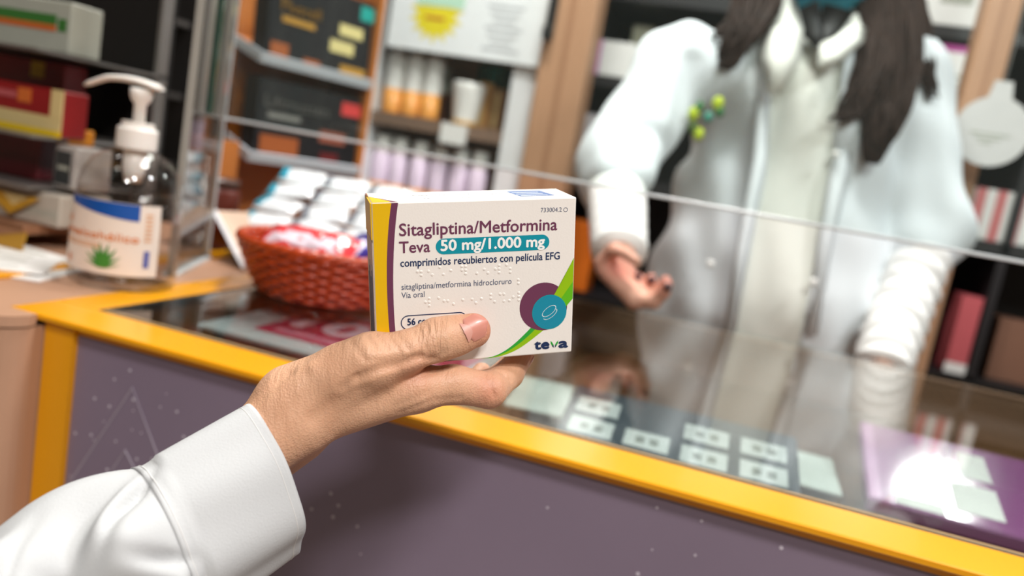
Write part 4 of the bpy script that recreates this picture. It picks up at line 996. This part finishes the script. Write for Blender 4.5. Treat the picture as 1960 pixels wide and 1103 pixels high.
# creases: thin grooves cut into the surface
def groove(a, b, r, depth): 
    global F_
    q = caps(G, a, b, r, r); F_ = np.maximum(F_, -(q)) if depth is None else F_+depth*np.exp(-np.clip(q+r, 0, None)**2/(2*r*r))
def surfz(px, py):
    for d in np.arange(.36, .47, .0004):
        p = H(px, py, d); k = [int(round((p[c]-G[c][0, 0, 0])/hstep)) for c in range(3)]
        if all(0 <= k[c] < F_.shape[c] for c in range(3)) and F_[k[0], k[1], k[2]] < 0: return d
    return None
F0 = F_.copy()
def crease_line(pts, r, depth):
    global F_
    P = []
    for (x0, y0), (x1, y1) in zip(pts[:-1], pts[1:]):
        for t in np.linspace(0, 1, 4)[:-1]: P.append((x0+(x1-x0)*t, y0+(y1-y0)*t))
    P.append(pts[-1]); Q3_ = []
    for p in P:
        d = surfz(*p)
        if d: Q3_.append(H(p[0], p[1], d))
    if len(Q3_) < 2: return
    Q3_ = np.array(Q3_); m_ = len(Q3_)
    lo_ = Q3_.min(0)-.006; hi_ = Q3_.max(0)+.006
    sl = tuple(slice(max(0, int((lo_[c]-G[c][0, 0, 0])/hstep)), int((hi_[c]-G[c][0, 0, 0])/hstep)+2) for c in range(3))
    g_ = [G[c][sl] for c in range(3)]; dm = None
    for a_, b_ in zip(Q3_[:-1], Q3_[1:]):
        q = caps(g_, a_, b_, 0, 0); dm = q if dm is None else np.minimum(dm, q)
    F_[sl] += depth*np.exp(-dm**2/(2*r*r))
for pts, r, dp in (
    ([(686, 722), (730, 706), (768, 697), (802, 684)], .0013, .0042), ([(802, 684), (838, 690)], .0010, .0016), ([(686, 722), (655, 742)], .0016, .0012),
    ([(803, 628), (813, 655), (822, 688)], .0008, .0013), ([(815, 620), (826, 648), (833, 686)], .0008, .0020), ([(829, 615), (838, 643), (843, 682)], .0008, .0022), ([(842, 614), (849, 640), (852, 676)], .0008, .0014), ([(793, 634), (802, 660), (808, 684)], .0008, .0008),
    ([(700, 642), (722, 668)], .0009, .0008), ([(716, 638), (742, 668)], .0009, .0009), ([(735, 634), (763, 668)], .0009, .0008), ([(755, 634), (782, 668)], .0009, .0007), ([(672, 655), (700, 690)], .0010, .0006),
    ([(700, 690), (735, 690), (770, 682)], .0009, .0008), ([(690, 705), (725, 697), (760, 690)], .0008, .0007),
    ([(926, 716), (938, 738), (946, 760)], .0008, .0012), ([(915, 716), (924, 735)], .0008, .0006), ([(958, 712), (975, 728)], .0008, .0008),
    ([(820, 712), (860, 700), (890, 705)], .0010, .0005), ([(770, 790), (830, 766), (880, 762)], .0012, .0006), ([(760, 776), (820, 752)], .0012, .0005),
    ([(484, 782), (520, 745), (552, 716)], .0022, .0010), ([(505, 790), (545, 748), (585, 716)], .0020, .0008), ([(600, 800), (640, 770), (690, 745)], .003, .0010)):
    crease_line(pts, r, dp)
V, Q = surf_nets(F_, (G[0][0, 0, 0], G[1][0, 0, 0], G[2][0, 0, 0]), hstep)
V = relax(V, Q, 2, .5)
ip = H(832, 648, .388); dd = np.linalg.norm((V-ip)*np.array((1, .8, .8)), axis=1); crease = np.exp(-(dd/.0085)**2)
tips = [H(925, 625, .402), H(998, 690, .449), H(990, 690, .466), H(976, 700, .484), H(935, 747, .41)]
red = np.zeros(len(V))
for t_, s_, w_ in zip(tips, (.010, .012, .012, .012, .010), (.75, .6, .6, .6, .45)): red = np.maximum(red, w_*np.exp(-(np.linalg.norm(V-t_, axis=1)/s_)**2))
red = np.maximum(red, .45*np.exp(-(np.linalg.norm(V-H(790, 700, .395), axis=1)/.010)**2))
per = thing('person', 'person out of frame in a white shirt holding out the tablet box', 'person', M=MH)
hand = mesh_from('hand', V, Q, m_skin, per, None, {'crease': crease, 'red': red})
tag(hand, 'right hand with the thumb on the front of the box')
# nails
m_nail = mat('nail', (206, 136, 120), .36, coat=.12, sss=.1, scale=90, var=.08)
m_lun = mat('nail_lunula', (208, 150, 136), .4)
def nail(c, u, w, n, L_, Wd_, curve, nm='fingernail', th=.0005):
    """c centre, u along to the tip, w across, n outward"""
    X = []
    for i in range(12):
        s = i/11*2-1; row = []
        for j in range(13):
            t = j/12*2-1
            hw2 = Wd_/2*(1-.10*(s > .2)*(s-.2)**2)*math.sqrt(max(0.02, 1-max(0, abs(s)-.55)**2/.2025*.80))
            row.append(c+u*(s*L_/2-(.0012*t*t if s > 0 else -.0014*t*t*(-s)))+w*(t*hw2)+n*(-curve*t*t-.0006*max(0, s)**2))
        X.append(row)
    X = np.array(X); mb = MB(); mb.grid(X, flip=True); mb.grid(X-n*th)
    return mb.build(nm, m_nail, hand, True)
u = H(936, 615, .4008)-H(893, 637, .3968); u /= np.linalg.norm(u); n_ = np.array((.22, .10, .97)); n_ -= u*(n_ @ u); n_ /= np.linalg.norm(n_); w_ = np.cross(n_, u)
nc = H(911, 626, .3938)
o1 = nail(nc, u, w_, n_, .0138, .0128, .0024); tag(o1, 'pink thumbnail with a pale half moon')
X = []
for i in range(6):
    s = i/5; X.append([nc+u*(-.0066+.0042*s*(1-t*t*.9))+w_*(t*.0052)+n_*(-.0024*(t*.78)**2+.00018) for t in np.linspace(-1, 1, 11)])
mb = MB(); mb.grid(np.array(X), flip=True); mb.build('nail_half_moon', m_lun, o1, True)
for (a, b) in (((974, 716, .436), (998, 680, .449)), ((968, 716, .455), (990, 684, .466)), ((955, 726, .475), (976, 698, .484)), ((902, 734, .487), (922, 712, .494))):
    p, q = H(*a), H(*b); u = (q-p)/np.linalg.norm(q-p); n_ = np.array((.80, -.45, -.35)); n_ -= u*(n_ @ u); n_ /= np.linalg.norm(n_)
    nail(q+n_*.0074-u*.001, u, np.cross(n_, u), n_, .012, .010, .0018)

# sleeve: loose white cuff and forearm
m_cloth = mat('white_shirt_cloth', (180, 181, 182), .8, spec=.2, var=.015, bump=.10, bscale=900)
A = K(518, 918, .392)-HO; Bq = K(60, 1222, .325)-HO
axd = (Bq-A)/np.linalg.norm(Bq-A)
up = np.array((.0, 1., 0.)); e1 = up-axd*(up @ axd); e1 /= np.linalg.norm(e1); e2 = np.cross(axd, e1)      # e1 up-ish, e2 sideways
if e2[2] < 0: e2 = -e2
# the opening is cut at a slant: upper edge further towards the hand
def sleeve_pt(s, th, off=0.):
    """s metres from the opening, th angle (0 = up, 90 deg = towards the lens)"""
    cu, su = math.cos(th), math.sin(th)
    r1 = .0385+.036*max(0, s-.055)*1.0+.0065*(1-math.exp(-max(0, s-.052)/.02)); r2 = .0295+.05*max(0, s-.055)+.010*(1-math.exp(-max(0, s-.052)/.02))
    slant = .006*cu
    g = 0.
    if s > .048:
        e = min(1, (s-.048)/.012)
        g += e*.0070*math.exp(-((s-.075)/.014)**2-((th-.95)/.30)**2)*1.6
        g -= e*.0085*math.exp(-((s-.098-.02*(th-.9))/.012)**2-((th-.85)/.55)**2)
        g += e*.0075*math.exp(-((s-.068)/.018)**2-((th-1.75)/.22)**2)
        g -= e*.0100*math.exp(-((s-.066)/.016)**2-((th-2.15)/.16)**2)
        g += e*.0060*math.exp(-((s-.150-.03*(th-.8))/.012)**2-((th-.8)/.5)**2)-e*.0050*math.exp(-((s-.128+.05*(th-1.4))/.009)**2-((th-1.4)/.4)**2)
        g += e*.0030*math.sin(5*th+40*s)*min(1, (s-.048)/.05)
        g += e*.0025*math.sin(3*th-60*s+1)
        for (s0, sl, t0, tw, am) in ((.066, .045, .55, .32, .0050), (.092, -.030, 1.25, .35, .0042), (.072, .050, 1.95, .28, .0055), (.118, .030, .75, .45, .0040), (.140, -.04, 1.5, .4, .0045), (.062, -.05, 1.35, .22, .0035)):
            q_ = s-s0-sl*(th-t0); wt = math.exp(-((th-t0)/tw)**2)
            g += e*am*wt*(math.exp(-((q_-.0075)/.006)**2)-1.15*math.exp(-(q_/.0040)**2))
    else:
        g += .0012*math.sin(4*th+1.0)+.0009*math.sin(7*th+30*s)
    return A+axd*(s-slant)+e1*cu*(r1+g+off)+e2*su*(r2+g+off)
ths = np.linspace(0, 2*pi, 121)[:-1]
def shell(ss, off0=0., th=.0014):
    o = [[sleeve_pt(s, t, off0) for t in ths] for s in ss]; i = [[sleeve_pt(s, t, off0-th) for t in ths] for s in ss]
    mb = MB(); mb.grid(o, True, flip=True); mb.grid(i, True); m_ = len(ths)
    nb = len(ss)*m_
    mb.f += [(k, (k+1) % m_, nb+(k+1) % m_, nb+k) for k in range(m_)]
    e = (len(ss)-1)*m_; mb.f += [(e+k, nb+e+k, nb+e+(k+1) % m_, e+(k+1) % m_) for k in range(m_)]
    return mb
cuff = shell(np.linspace(0, .056, 30), .0008).build('cuff', m_cloth, per, True)
shell(np.concatenate([np.linspace(.0535, .14, 60), np.linspace(.145, .36, 30)]), 0.).build('sleeve', m_cloth, per, True)
MB().tube([sleeve_pt(.0535, t, .0009) for t in ths], .0003, 5, True).build('cuff_stitching', mat('stitch', (200, 199, 198), .8), cuff)
MB().tube([sleeve_pt(.0045, t, .0007) for t in ths], .0003, 5, True).build('cuff_stitching', MATS['stitch'], cuff)

# ================================================================== the pharmacist behind the counter
pb_ = np.array((.12, 1.68, 0.))
ph = thing('person', 'pharmacist with long brown hair and teal mask holding out an open hand', 'person', tuple(pb_))
m_skin2 = skin_mat('skin_fair', (214, 158, 134), (230, 184, 164), (196, 104, 88))
def D(px, py, d): return PD(px, py, d)-pb_
sh_r, sh_l = D(1300, 95, 1.50), D(1748, 115, 1.55)
el_r, el_l = D(1178, 318, 1.40), D(1778, 440, 1.53)
wr_r, wr_l = D(1185, 482, 1.20), D(1688, 700, 1.40)
neck = D(1570, 52, 1.60); head = neck+np.array((-.01, -.050, .122))
chest = D(1515, 230, 1.565); belly = D(1462, 540, 1.60); hip = np.array((chest[0]-.02, .06, .80))
SQ = (np.array((.10, 1., 0.))/math.hypot(.1, 1.), 1.65)
def to_world_mesh(F_, G, h, nm, m, par=ph, rl=2, attrs=None):
    V, Q = surf_nets(F_, (G[0][0, 0, 0], G[1][0, 0, 0], G[2][0, 0, 0]), h); V = relax(V, Q, rl, .5)
    return mesh_from(nm, V, Q, m, par, None, attrs(V) if attrs else None)
# --- coat
hc = .0062
G = grid_pts(np.array((-.47, -.62, .62)), np.array((.40, .26, 1.62)), hc)
def torso(G, gr):
    d = caps(G, chest, belly, .185+gr, .195+gr, SQ)
    d = smin(d, caps(G, belly, hip, .195+gr, .22+gr, SQ), .06)
    d = smin(d, caps(G, sh_r+np.array((.035, .01, -.035)), sh_l+np.array((-.035, .01, -.035)), .066+gr, .066+gr), .07)
    d = smin(d, caps(G, chest, neck+np.array((0, .02, -.01)), .11+gr, .062+gr), .06)
    return d
body_in = torso(G, -.006)
coat = torso(G, .012)
sleeve_r = smin(caps(G, sh_r+np.array((0, 0, -.03)), el_r+np.array((0, .0, 0)), .078, .068), caps(G, el_r+np.array((0, .005, .01)), el_r+(wr_r-el_r)*.22, .066, .064), .03)
sleeve_l = smin(caps(G, sh_l+np.array((0, 0, -.03)), el_l, .076, .072), caps(G, el_l, el_l+(wr_l-el_l)*.10, .072, .070), .03)
# folds
fold = .008*np.sin(38*G[2]+22*G[0]+3*np.sin(9*G[1]))*np.sin(11*G[0]-5*G[2]+1)+.003*np.sin(70*G[0]+25*G[2])
coat = smin(smin(coat, sleeve_r, .035), sleeve_l, .035)+fold*.9
for (a, b, r, dp) in ((D(1325, 120, 1.42), D(1290, 330, 1.38), .016, .012), (D(1700, 300, 1.42), D(1690, 480, 1.40), .02, .012), (D(1345, 330, 1.40), D(1320, 560, 1.42), .012, .010), (D(1230, 250, 1.36), D(1330, 300, 1.40), .014, .012)):
    q = caps(G, a, b, r, r); coat = coat+dp*np.exp(-np.clip(q+r, 0, None)**2/(2*r*r))
# open front: wedge between the two coat edges, cut straight through the front
XZp = [D(1480, 95, 1.45), D(1470, 320, 1.45), D(1408, 640, 1.45), D(1375, 900, 1.45), D(1500, 900, 1.45), D(1535, 640, 1.45), D(1580, 400, 1.45), D(1610, 130, 1.45), D(1560, 60, 1.50)]
zs_ = [p[2] for p in XZp]
lz = np.array([1.30, XZp[3][2], XZp[2][2], XZp[1][2], XZp[0][2], 1.62][1:]); lx = np.array([XZp[3][0], XZp[2][0], XZp[1][0], XZp[0][0], XZp[0][0]+.05])
rz_ = np.array([XZp[4][2], XZp[5][2], XZp[6][2], XZp[7][2], 1.62]); rx_ = np.array([XZp[4][0], XZp[5][0], XZp[6][0], XZp[7][0], XZp[7][0]-.03])
lxx = np.interp(G[2], np.sort(lz), lx[np.argsort(lz)]); rxx = np.interp(G[2], np.sort(rz_), rx_[np.argsort(rz_)])
wedge = np.maximum(np.maximum(lxx-G[0], G[0]-rxx), G[1]-(-.05))
coat_s = np.maximum(coat, -wedge)
coat_s = np.maximum(coat_s, -(body_in+.004))                              # hollow
coat_s = np.maximum(coat_s, .66-G[2])
hole = caps(G, neck+np.array((0, .0, -.06)), neck+np.array((0, -.02, .12)), .060, .075)
coat_s = np.maximum(coat_s, -hole)
m_coat = mat('white_coat_cloth', (226, 231, 235), .75, spec=.2, var=.02, bump=.2, bscale=60)
to_world_mesh(coat_s, G, hc, 'white_coat', m_coat)
m_blouse = mat('cream_blouse_cloth', (240, 240, 232), .8, spec=.2, var=.03, bump=.4, bscale=22)
bl = np.maximum(np.maximum(body_in+.004*np.sin(55*G[0]+12*G[2])*np.sin(13*G[2]), .70-G[2]), -caps(G, neck+np.array((0, -.10, -.03)), neck+np.array((0, -.05, .10)), .030, .07))
to_world_mesh(bl, G, hc, 'blouse', m_blouse)
# lapels and blouse collar
def strap(pts, wds, nrm, th, nm, m):
    P = np.array(pts); T = np.gradient(P, axis=0); mb = MB(); rows = []
    for p, t, w in zip(P, T, wds):
        s = np.cross(t, nrm); s /= np.linalg.norm(s); rows.append([p-s*w, p-s*w*.3+np.array(nrm)*th, p+s*w*.3+np.array(nrm)*th, p+s*w, p+s*w*.3-np.array(nrm)*th*.2, p-s*w*.3-np.array(nrm)*th*.2])
    mb.grid(rows, True); mb.f += [tuple(range(6)), tuple((len(rows)-1)*6+k for k in range(6))]
    return mb.build(nm, m, ph, True)
nf = (-.1, -1, .1)
strap([D(1500, -5, 1.49), D(1500, 60, 1.415), D(1494, 110, 1.395), D(1480, 180, 1.40)], [.02, .034, .034, .012], nf, .008, 'collar', m_blouse)
strap([D(1650, 10, 1.50), D(1624, 70, 1.425), D(1592, 100, 1.405), D(1568, 128, 1.40)], [.02, .028, .026, .008], nf, .008, 'collar', m_blouse)
strap([D(1462, 100, 1.46), D(1455, 300, 1.42), D(1420, 480, 1.43), D(1395, 640, 1.45)], [.010, .014, .012, .012], nf, .006, 'coat_placket', m_coat)
strap([D(1632, 200, 1.47), D(1608, 320, 1.43), D(1580, 460, 1.44), D(1552, 640, 1.46)], [.010, .016, .014, .012], nf, .006, 'coat_placket', m_coat)
strap([D(1535, 15, 1.45), D(1560, 65, 1.425), D(1567, 92, 1.42)], [.030, .018, .005], nf, .004, 'dark_neckline', m_black)
strap([D(1607, 15, 1.45), D(1580, 65, 1.425), D(1567, 92, 1.42)], [.030, .018, .005], nf, .004, 'dark_neckline', m_black)
for p in (D(1557, 540, 1.43), D(1600, 295, 1.42), D(1360, 505, 1.415)):
    MB().lathe([(.0001, .004), (.006, .004), (.007, .002), (.007, 0), (.0001, 0)], 16, Matrix.Translation(tuple(p)) @ Matrix.Rotation(pi/2, 4, 'X')).build('coat_button', m_white, ph, True)
# pocket emblem of leaves
ec = D(1350, 228, 1.40)
m_lime = mat('emblem_lime', (176, 194, 30), .6); m_dgr = mat('emblem_green', (52, 112, 60), .6); m_ol = mat('emblem_olive', (70, 92, 30), .6)
for (dx, dz, r, q) in ((-.022, .006, .013, m_lime), (-.014, .020, .010, m_dgr), (.016, .030, .013, m_lime), (.022, .016, .010, m_dgr), (-.018, -.018, .012, m_ol), (-.006, -.028, .012, m_lime), (.004, .004, .010, mat('emblem_teal', (60, 140, 120), .6))):
    MB().lathe([(.0001, .003), (r*.7, .0025), (r, 0), (.0001, -.001)], 14, Matrix.Translation(tuple(ec+np.array((dx, 0, dz)))) @ Matrix.Rotation(pi/2, 4, 'X'), sx=.8).build('emblem_leaf', q, ph, True)
# --- knitted white sleeves
m_knit = mat('white_knit', (238, 238, 236), .85, spec=.15, var=.02, bump=.3, bscale=120)
def ribbed(a, b, r0, r1, n, amp, freq, nm, bend=0.):
    a = np.asarray(a); b = np.asarray(b); d = (b-a); L_ = np.linalg.norm(d); d /= L_; e = np.cross(d, (0, 1., .2)); e /= np.linalg.norm(e); g = np.cross(d, e); X = []
    for i in range(n):
        t = i/(n-1); rr = (r0+(r1-r0)*t); row = []
        for k in range(36):
            th = 2*pi*k/36; q = rr+amp*math.sin(freq*t*2*pi+1.2*math.sin(th)+.8*math.sin(2*th+5*t))*(.5+.5*math.sin(3*t*pi+th)**2); row.append(a+d*t*L_+e*math.cos(th)*q+g*math.sin(th)*q)
        X.append(row)
    mb = MB().grid(X, True, flip=False); mb.f += [tuple(range(36)), tuple((n-1)*36+k for k in range(36))]
    return mb.build(nm, m_knit, ph, True)
ribbed(el_r+(wr_r-el_r)*.05, wr_r+(wr_r-el_r)*.02, .053, .043, 40, .0012, 8, 'knit_sleeve')
ribbed(el_l, wr_l, .056, .048, 80, .0050, 9, 'knit_sleeve')
# --- skin: head and neck, and the open right hand, left hand resting behind the counter
hs = .005
G = grid_pts(neck+np.array((-.13, -.17, -.10)), neck+np.array((.13, .14, .33)), hs)
hd = ell(G, head+np.array((0, .01, .035)), (.074, .092, .092))
hd = smin(hd, ell(G, head+np.array((0, -.035, -.045)), (.056, .058, .070)), .04)
hd = smin(hd, caps(G, neck+np.array((0, .02, -.05)), head+np.array((0, .01, -.06)), .054, .050), .03)
hd = smin(hd, caps(G, head+np.array((0, -.083, .018)), head+np.array((0, -.104, -.018)), .008, .013), .012)
for s in (-1, 1):
    hd = smin(hd, ell(G, head+np.array((s*.077, .012, .0)), (.010, .020, .032)), .008)
    q = ell(G, head+np.array((s*.031, -.086, .018)), (.018, .014, .011)); hd = np.maximum(hd, -q*0-1e9) if False else smin(hd, 1e3+0*hd, .001)
    hd = hd+.007*np.exp(-(((G[0]-head[0]-s*.031)/.017)**2+((G[1]-head[1]+.088)/.02)**2+((G[2]-head[2]-.018)/.011)**2))
Vh, Qh = surf_nets(hd, (G[0][0, 0, 0], G[1][0, 0, 0], G[2][0, 0, 0]), hs); Vh = relax(Vh, Qh, 2)
# right hand: palm up, fingers together to the right and towards the counter
h2 = .0019
G = grid_pts(D(1265, 640, 1.10)+np.array((-.16, -.10, -.02)), D(1265, 500, 1.14)+np.array((.05, .17, .06)), h2)
wr = wr_r
def E_(px, py, d): return D(px, py, d)
pm = caps(G, wr, E_(1182, 520, 1.175), .026, .026, (np.array((0, 0, 1.)), 1.1))
mc = [(E_(1215, 575, 1.125), .0115), (E_(1225, 566, 1.145), .0115), (E_(1222, 553, 1.165), .011), (E_(1212, 543, 1.180), .010)]
bs = [E_(1165, 520, 1.155), E_(1170, 518, 1.165), E_(1175, 515, 1.175), E_(1180, 512, 1.185)]
for (q, r), b_ in zip(mc, bs): pm = smin(pm, caps(G, b_, q, .0155, r+.002), .010)
fs = []
tipsR = [((1252, 578, 1.108), (1270, 560, 1.098), (1277, 546, 1.092)), ((1250, 568, 1.128), (1268, 552, 1.118), (1274, 538, 1.113)), ((1238, 556, 1.150), (1248, 544, 1.142), (1246, 533, 1.138)), ((1225, 545, 1.170), (1226, 535, 1.163), (1220, 527, 1.160))]
for (q, r), ps in zip(mc, tipsR):
    P = [q]+[E_(*p) for p in ps]; d = None
    for k in range(3):
        c = caps(G, P[k], P[k+1], r*(1-.10*k), r*(1-.10*(k+1))); d = c if d is None else smin(d, c, .003)
    fs.append(d)
th_ = smin(caps(G, E_(1158, 505, 1.165), E_(1178, 482, 1.140), .0165, .0125), caps(G, E_(1178, 482, 1.140), E_(1200, 490, 1.122), .0118, .0100), .006)
th_ = smin(th_, caps(G, E_(1200, 490, 1.122), E_(1216, 500, 1.112), .0098, .0085), .004)
hF = smin(pm, th_, .010)
for d in fs: hF = np.minimum(hF, smin(pm, d, .006))
hF = hF+.012*np.exp(-(((G[0]-E_(1190, 520, 1.145)[0])/.020)**2+((G[1]-E_(1190, 520, 1.145)[1])/.028)**2+((G[2]-E_(1190, 508, 1.145)[2])/.016)**2))
V2, Q2 = surf_nets(hF, (G[0][0, 0, 0], G[1][0, 0, 0], G[2][0, 0, 0]), h2); V2 = relax(V2, Q2, 2)
# left hand: loose fist below the sleeve
h3 = .003; wl = wr_l; dl = (wr_l-el_l)/np.linalg.norm(wr_l-el_l)
G = grid_pts(wl-.12, wl+.12, h3)
lf_ = caps(G, wl-dl*.03, wl+dl*.05, .024, .030, (np.array((1., 0, 0)), 1.25))
for k in range(4):
    o_ = np.array((-.01, -.027+.018*k, 0)); p0_ = wl+dl*.06+o_; lf_ = np.minimum(lf_, smin(lf_, smin(caps(G, p0_, p0_+dl*.035, .0095, .009), caps(G, p0_+dl*.035, p0_+dl*.05+np.array((-.022, 0, -.004)), .009, .0078), .004), .006))
lf_ = smin(lf_, caps(G, wl+dl*.03+np.array((-.01, -.03, 0)), wl+dl*.075+np.array((-.03, -.03, 0)), .012, .009), .008)
V3, Q3 = surf_nets(lf_, (G[0][0, 0, 0], G[1][0, 0, 0], G[2][0, 0, 0]), h3); V3 = relax(V3, Q3, 1)
Va = np.concatenate([Vh, V2, V3]); Qa = np.concatenate([Qh, Q2+len(Vh), Q3+len(Vh)+len(V2)])
rd = np.zeros(len(Va)); 
for ps in tipsR: rd = np.maximum(rd, .7*np.exp(-(np.linalg.norm(Va-E_(*ps[2]), axis=1)/.016)**2))
rd = np.maximum(rd, .8*np.exp(-(np.linalg.norm(Va-E_(1186, 510, 1.145), axis=1)/.026)**2))
# arms under the clothes join the hands to the neck
tb = MB(); base_n = len(Va)
near = lambda V_, p: int(np.argmin(np.linalg.norm(V_-p, axis=1)))
tri_extra = []
for (Vx, off, pth) in ((V2, len(Vh), [wr_r, el_r, sh_r+np.array((0, 0, -.03)), neck+np.array((0, .02, -.09))]), (V3, len(Vh)+len(V2), [wr_l, el_l, sh_l+np.array((0, 0, -.03)), neck+np.array((0, .02, -.09))])):
    st_ = tb.n; tb.tube(pth, [.022, .034, .04, .03], 10); tri_extra.append((off+near(Vx, pth[0]), base_n+st_, base_n+st_+1, base_n+st_+1)); tri_extra.append((near(Vh, pth[3]), base_n+st_+31, base_n+st_+30, base_n+st_+30))
Va = np.concatenate([Va]+tb.v); rd = np.concatenate([rd, np.zeros(tb.n)])
Qa = Qa.tolist()+[tuple(base_n+i for i in f_) for f_ in tb.f]+[t_[:3] for t_ in tri_extra]
class LL(list):
    def tolist(s): return s
Qa = LL(Qa)
mesh_from('body', Va, Qa, m_skin2, ph, None, {'red': rd, 'crease': np.zeros(len(Va))})
m_dnail = mat('dark_nail_varnish', (74, 40, 46), .2, coat=.5)
for ps in tipsR:
    p, q = E_(*ps[1]), E_(*ps[2]); u = (q-p)/np.linalg.norm(q-p)
    MB().lathe([(.0001, .003), (.0045, .002), (.006, 0), (.0001, -.001)], 12, Matrix.Translation(tuple(q+np.array((.002, -.0085, -.0015)))) @ Matrix.Rotation(pi/2, 4, 'X'), sy=1.1).build('fingernail', m_dnail, ph, True)
# --- face: eyes, brows, mask
m_eye = mat('eye_white', (232, 228, 222), .2); m_iris = mat('iris_brown', (64, 40, 24), .15); m_brow = mat('brow_hair', (52, 34, 24), .7)
for s in (-1, 1):
    e = head+np.array((s*.031, -.0745, .018))
    MB().lathe([(.0001, -.012)]+[(.012*math.cos(t), .012*math.sin(t)) for t in np.linspace(-1.5, 1.5, 10)]+[(.0001, .012)], 18, Matrix.Translation(tuple(e))).build('eye', m_eye, ph, True)
    MB().lathe([(.0001, .0015), (.0045, .001), (.0055, 0), (.0001, -.001)], 16, Matrix.Translation(tuple(e+np.array((0, -.0116, 0)))) @ Matrix.Rotation(pi/2, 4, 'X')).build('iris', m_iris, ph, True)
    MB().tube([head+np.array((s*x, -.090+.25*(x-.03)**2*20, .040+z)) for x, z in ((.014, 0), (.028, .005), (.044, .001))], [.002, .003, .0015], 6).build('eyebrow', m_brow, ph, True)
m_mask = mat('teal_mask', (28, 138, 160), .7, bump=.3, bscale=90)
rows = []
for i in range(12):
    t = i/11; z = -.005-t*.115; row = []
    for k in range(25):
        a_ = (k/24*2-1)*1.35; rr = .066+.014*math.sin(pi*min(1, t*1.15))-.022*max(0, t-.72)/.28; yo = -.035-.012*(1-t)
        row.append(head+np.array((math.sin(a_)*rr*1.02, yo-.012-math.cos(a_)*(rr*.88+.014*math.exp(-(a_/.4)**2)*(1-t)), z)))
    rows.append(row)
mb = MB(); mb.grid(rows); X = np.array(rows); mb.grid(X+np.array((0, .0025, 0)), flip=True); mb.build('face_mask', m_mask, ph, True)
# --- hair: cap plus two long locks built from strands
m_hair = mat('brown_hair', (40, 22, 12), .6, spec=.2, scale=45, var=.45)
G = grid_pts(head+np.array((-.13, -.13, -.16)), head+np.array((.13, .16, .16)), .006)
cap_ = ell(G, head+np.array((0, .022, .04)), (.090, .102, .102)); cap_ = smin(cap_, ell(G, head+np.array((0, .06, -.06)), (.085, .06, .10)), .04)
cap_ = np.maximum(cap_, -ell(G, head+np.array((0, -.12, -.04)), (.068, .115, .125))); 
V_, Q_ = surf_nets(cap_+.0015*np.sin(260*G[0]), (G[0][0, 0, 0], G[1][0, 0, 0], G[2][0, 0, 0]), .006)
mesh_from('hair', relax(V_, Q_, 1), Q_, m_hair, ph)
def lock(path, wid, n, nm, seed, tipspread=1.):
    r_ = np.random.default_rng(seed); P = np.array(path); mb = MB(); T = np.linspace(0, 1, len(P)); tt = np.linspace(0, 1, 24)
    C = np.stack([np.interp(tt, T, P[:, k]) for k in range(3)], 1)
    for _ in range(2): C[1:-1] = (C[:-2]+2*C[1:-1]+C[2:])/4
    W_ = np.interp(tt, T, wid)
    for s in range(n):
        u, v = r_.uniform(-1, 1), r_.uniform(-1, 1); ph_ = r_.uniform(0, 6, 3); end = 1-r_.random()*.45; m_ = max(8, int(24*end))
        Q = C[:m_]+np.stack([u*W_[:m_]+.010*np.sin(4*tt[:m_]*pi+ph_[0])*tt[:m_], v*W_[:m_]*.40+.006*np.sin(3*tt[:m_]*pi+ph_[1])*tt[:m_], .0*tt[:m_]], 1)
        mb.tube(Q, .0034*(1-.75*tt[:m_]**2*1.0)+.0004, 4)
    o = mb.build(nm, m_hair, ph, True); o['kind'] = 'stuff'; return o
hr = head+np.array((-.075, .0, .06)); hl = head+np.array((.075, .0, .06))
lock([hr, head+np.array((-.088, -.02, -.04)), D(1462, -70, 1.50), D(1448, 20, 1.44), D(1418, 75, 1.42), D(1395, 115, 1.42), D(1380, 140, 1.42)], [.03, .03, .042, .040, .028, .012, .002], 170, 'hair_lock', 31)
lock([head+np.array((-.085, -.0, -.02)), D(1450, -30, 1.48), D(1420, 45, 1.43), D(1362, 82, 1.42)], [.025, .03, .022, .006], 60, 'hair_lock', 32)
lock([hl, head+np.array((.090, -.02, -.05)), D(1690, -60, 1.52), D(1700, 40, 1.46), D(1705, 150, 1.43), D(1692, 225, 1.41), D(1676, 285, 1.41), D(1660, 325, 1.41)], [.03, .032, .052, .056, .046, .030, .014, .002], 320, 'hair_lock', 33)
lock([head+np.array((.085, .0, -.02)), D(1680, 0, 1.48), D(1672, 130, 1.42), D(1640, 205, 1.41), D(1590, 238, 1.41)], [.03, .035, .03, .022, .006], 110, 'hair_lock', 34)
lock([head+np.array((.095, .02, -.02)), D(1745, -20, 1.53), D(1765, 60, 1.50), D(1775, 150, 1.47), D(1790, 205, 1.46)], [.03, .022, .016, .010, .004], 50, 'hair_lock', 35)
# --- trousers and shoes (behind the counter)
G = grid_pts(np.array((-.24, -.20, .0)), np.array((.26, .26, .95)), .013)
hx = hip[0]
tr = caps(G, hip+np.array((-.02, 0, 0)), hip+np.array((.02, 0, 0)), .15, .15)
for s in (-1, 1): tr = smin(tr, smin(caps(G, (hx+s*.09, .06, .80), (hx+s*.10, .05, .45), .095, .07), caps(G, (hx+s*.10, .05, .45), (hx+s*.10, .07, .08), .07, .055), .03), .03)
to_world_mesh(np.maximum(tr, .06-G[2]), G, .013, 'trousers', mat('dark_trousers', (46, 48, 56), .8))
for s in (-1, 1):
    sh_ = MB(); sh_.rbox(hx+s*.10-.045, hx+s*.10+.045, -.10, .12, .0, .07, .025, 3); sh_.build('shoe', m_white, ph, True)
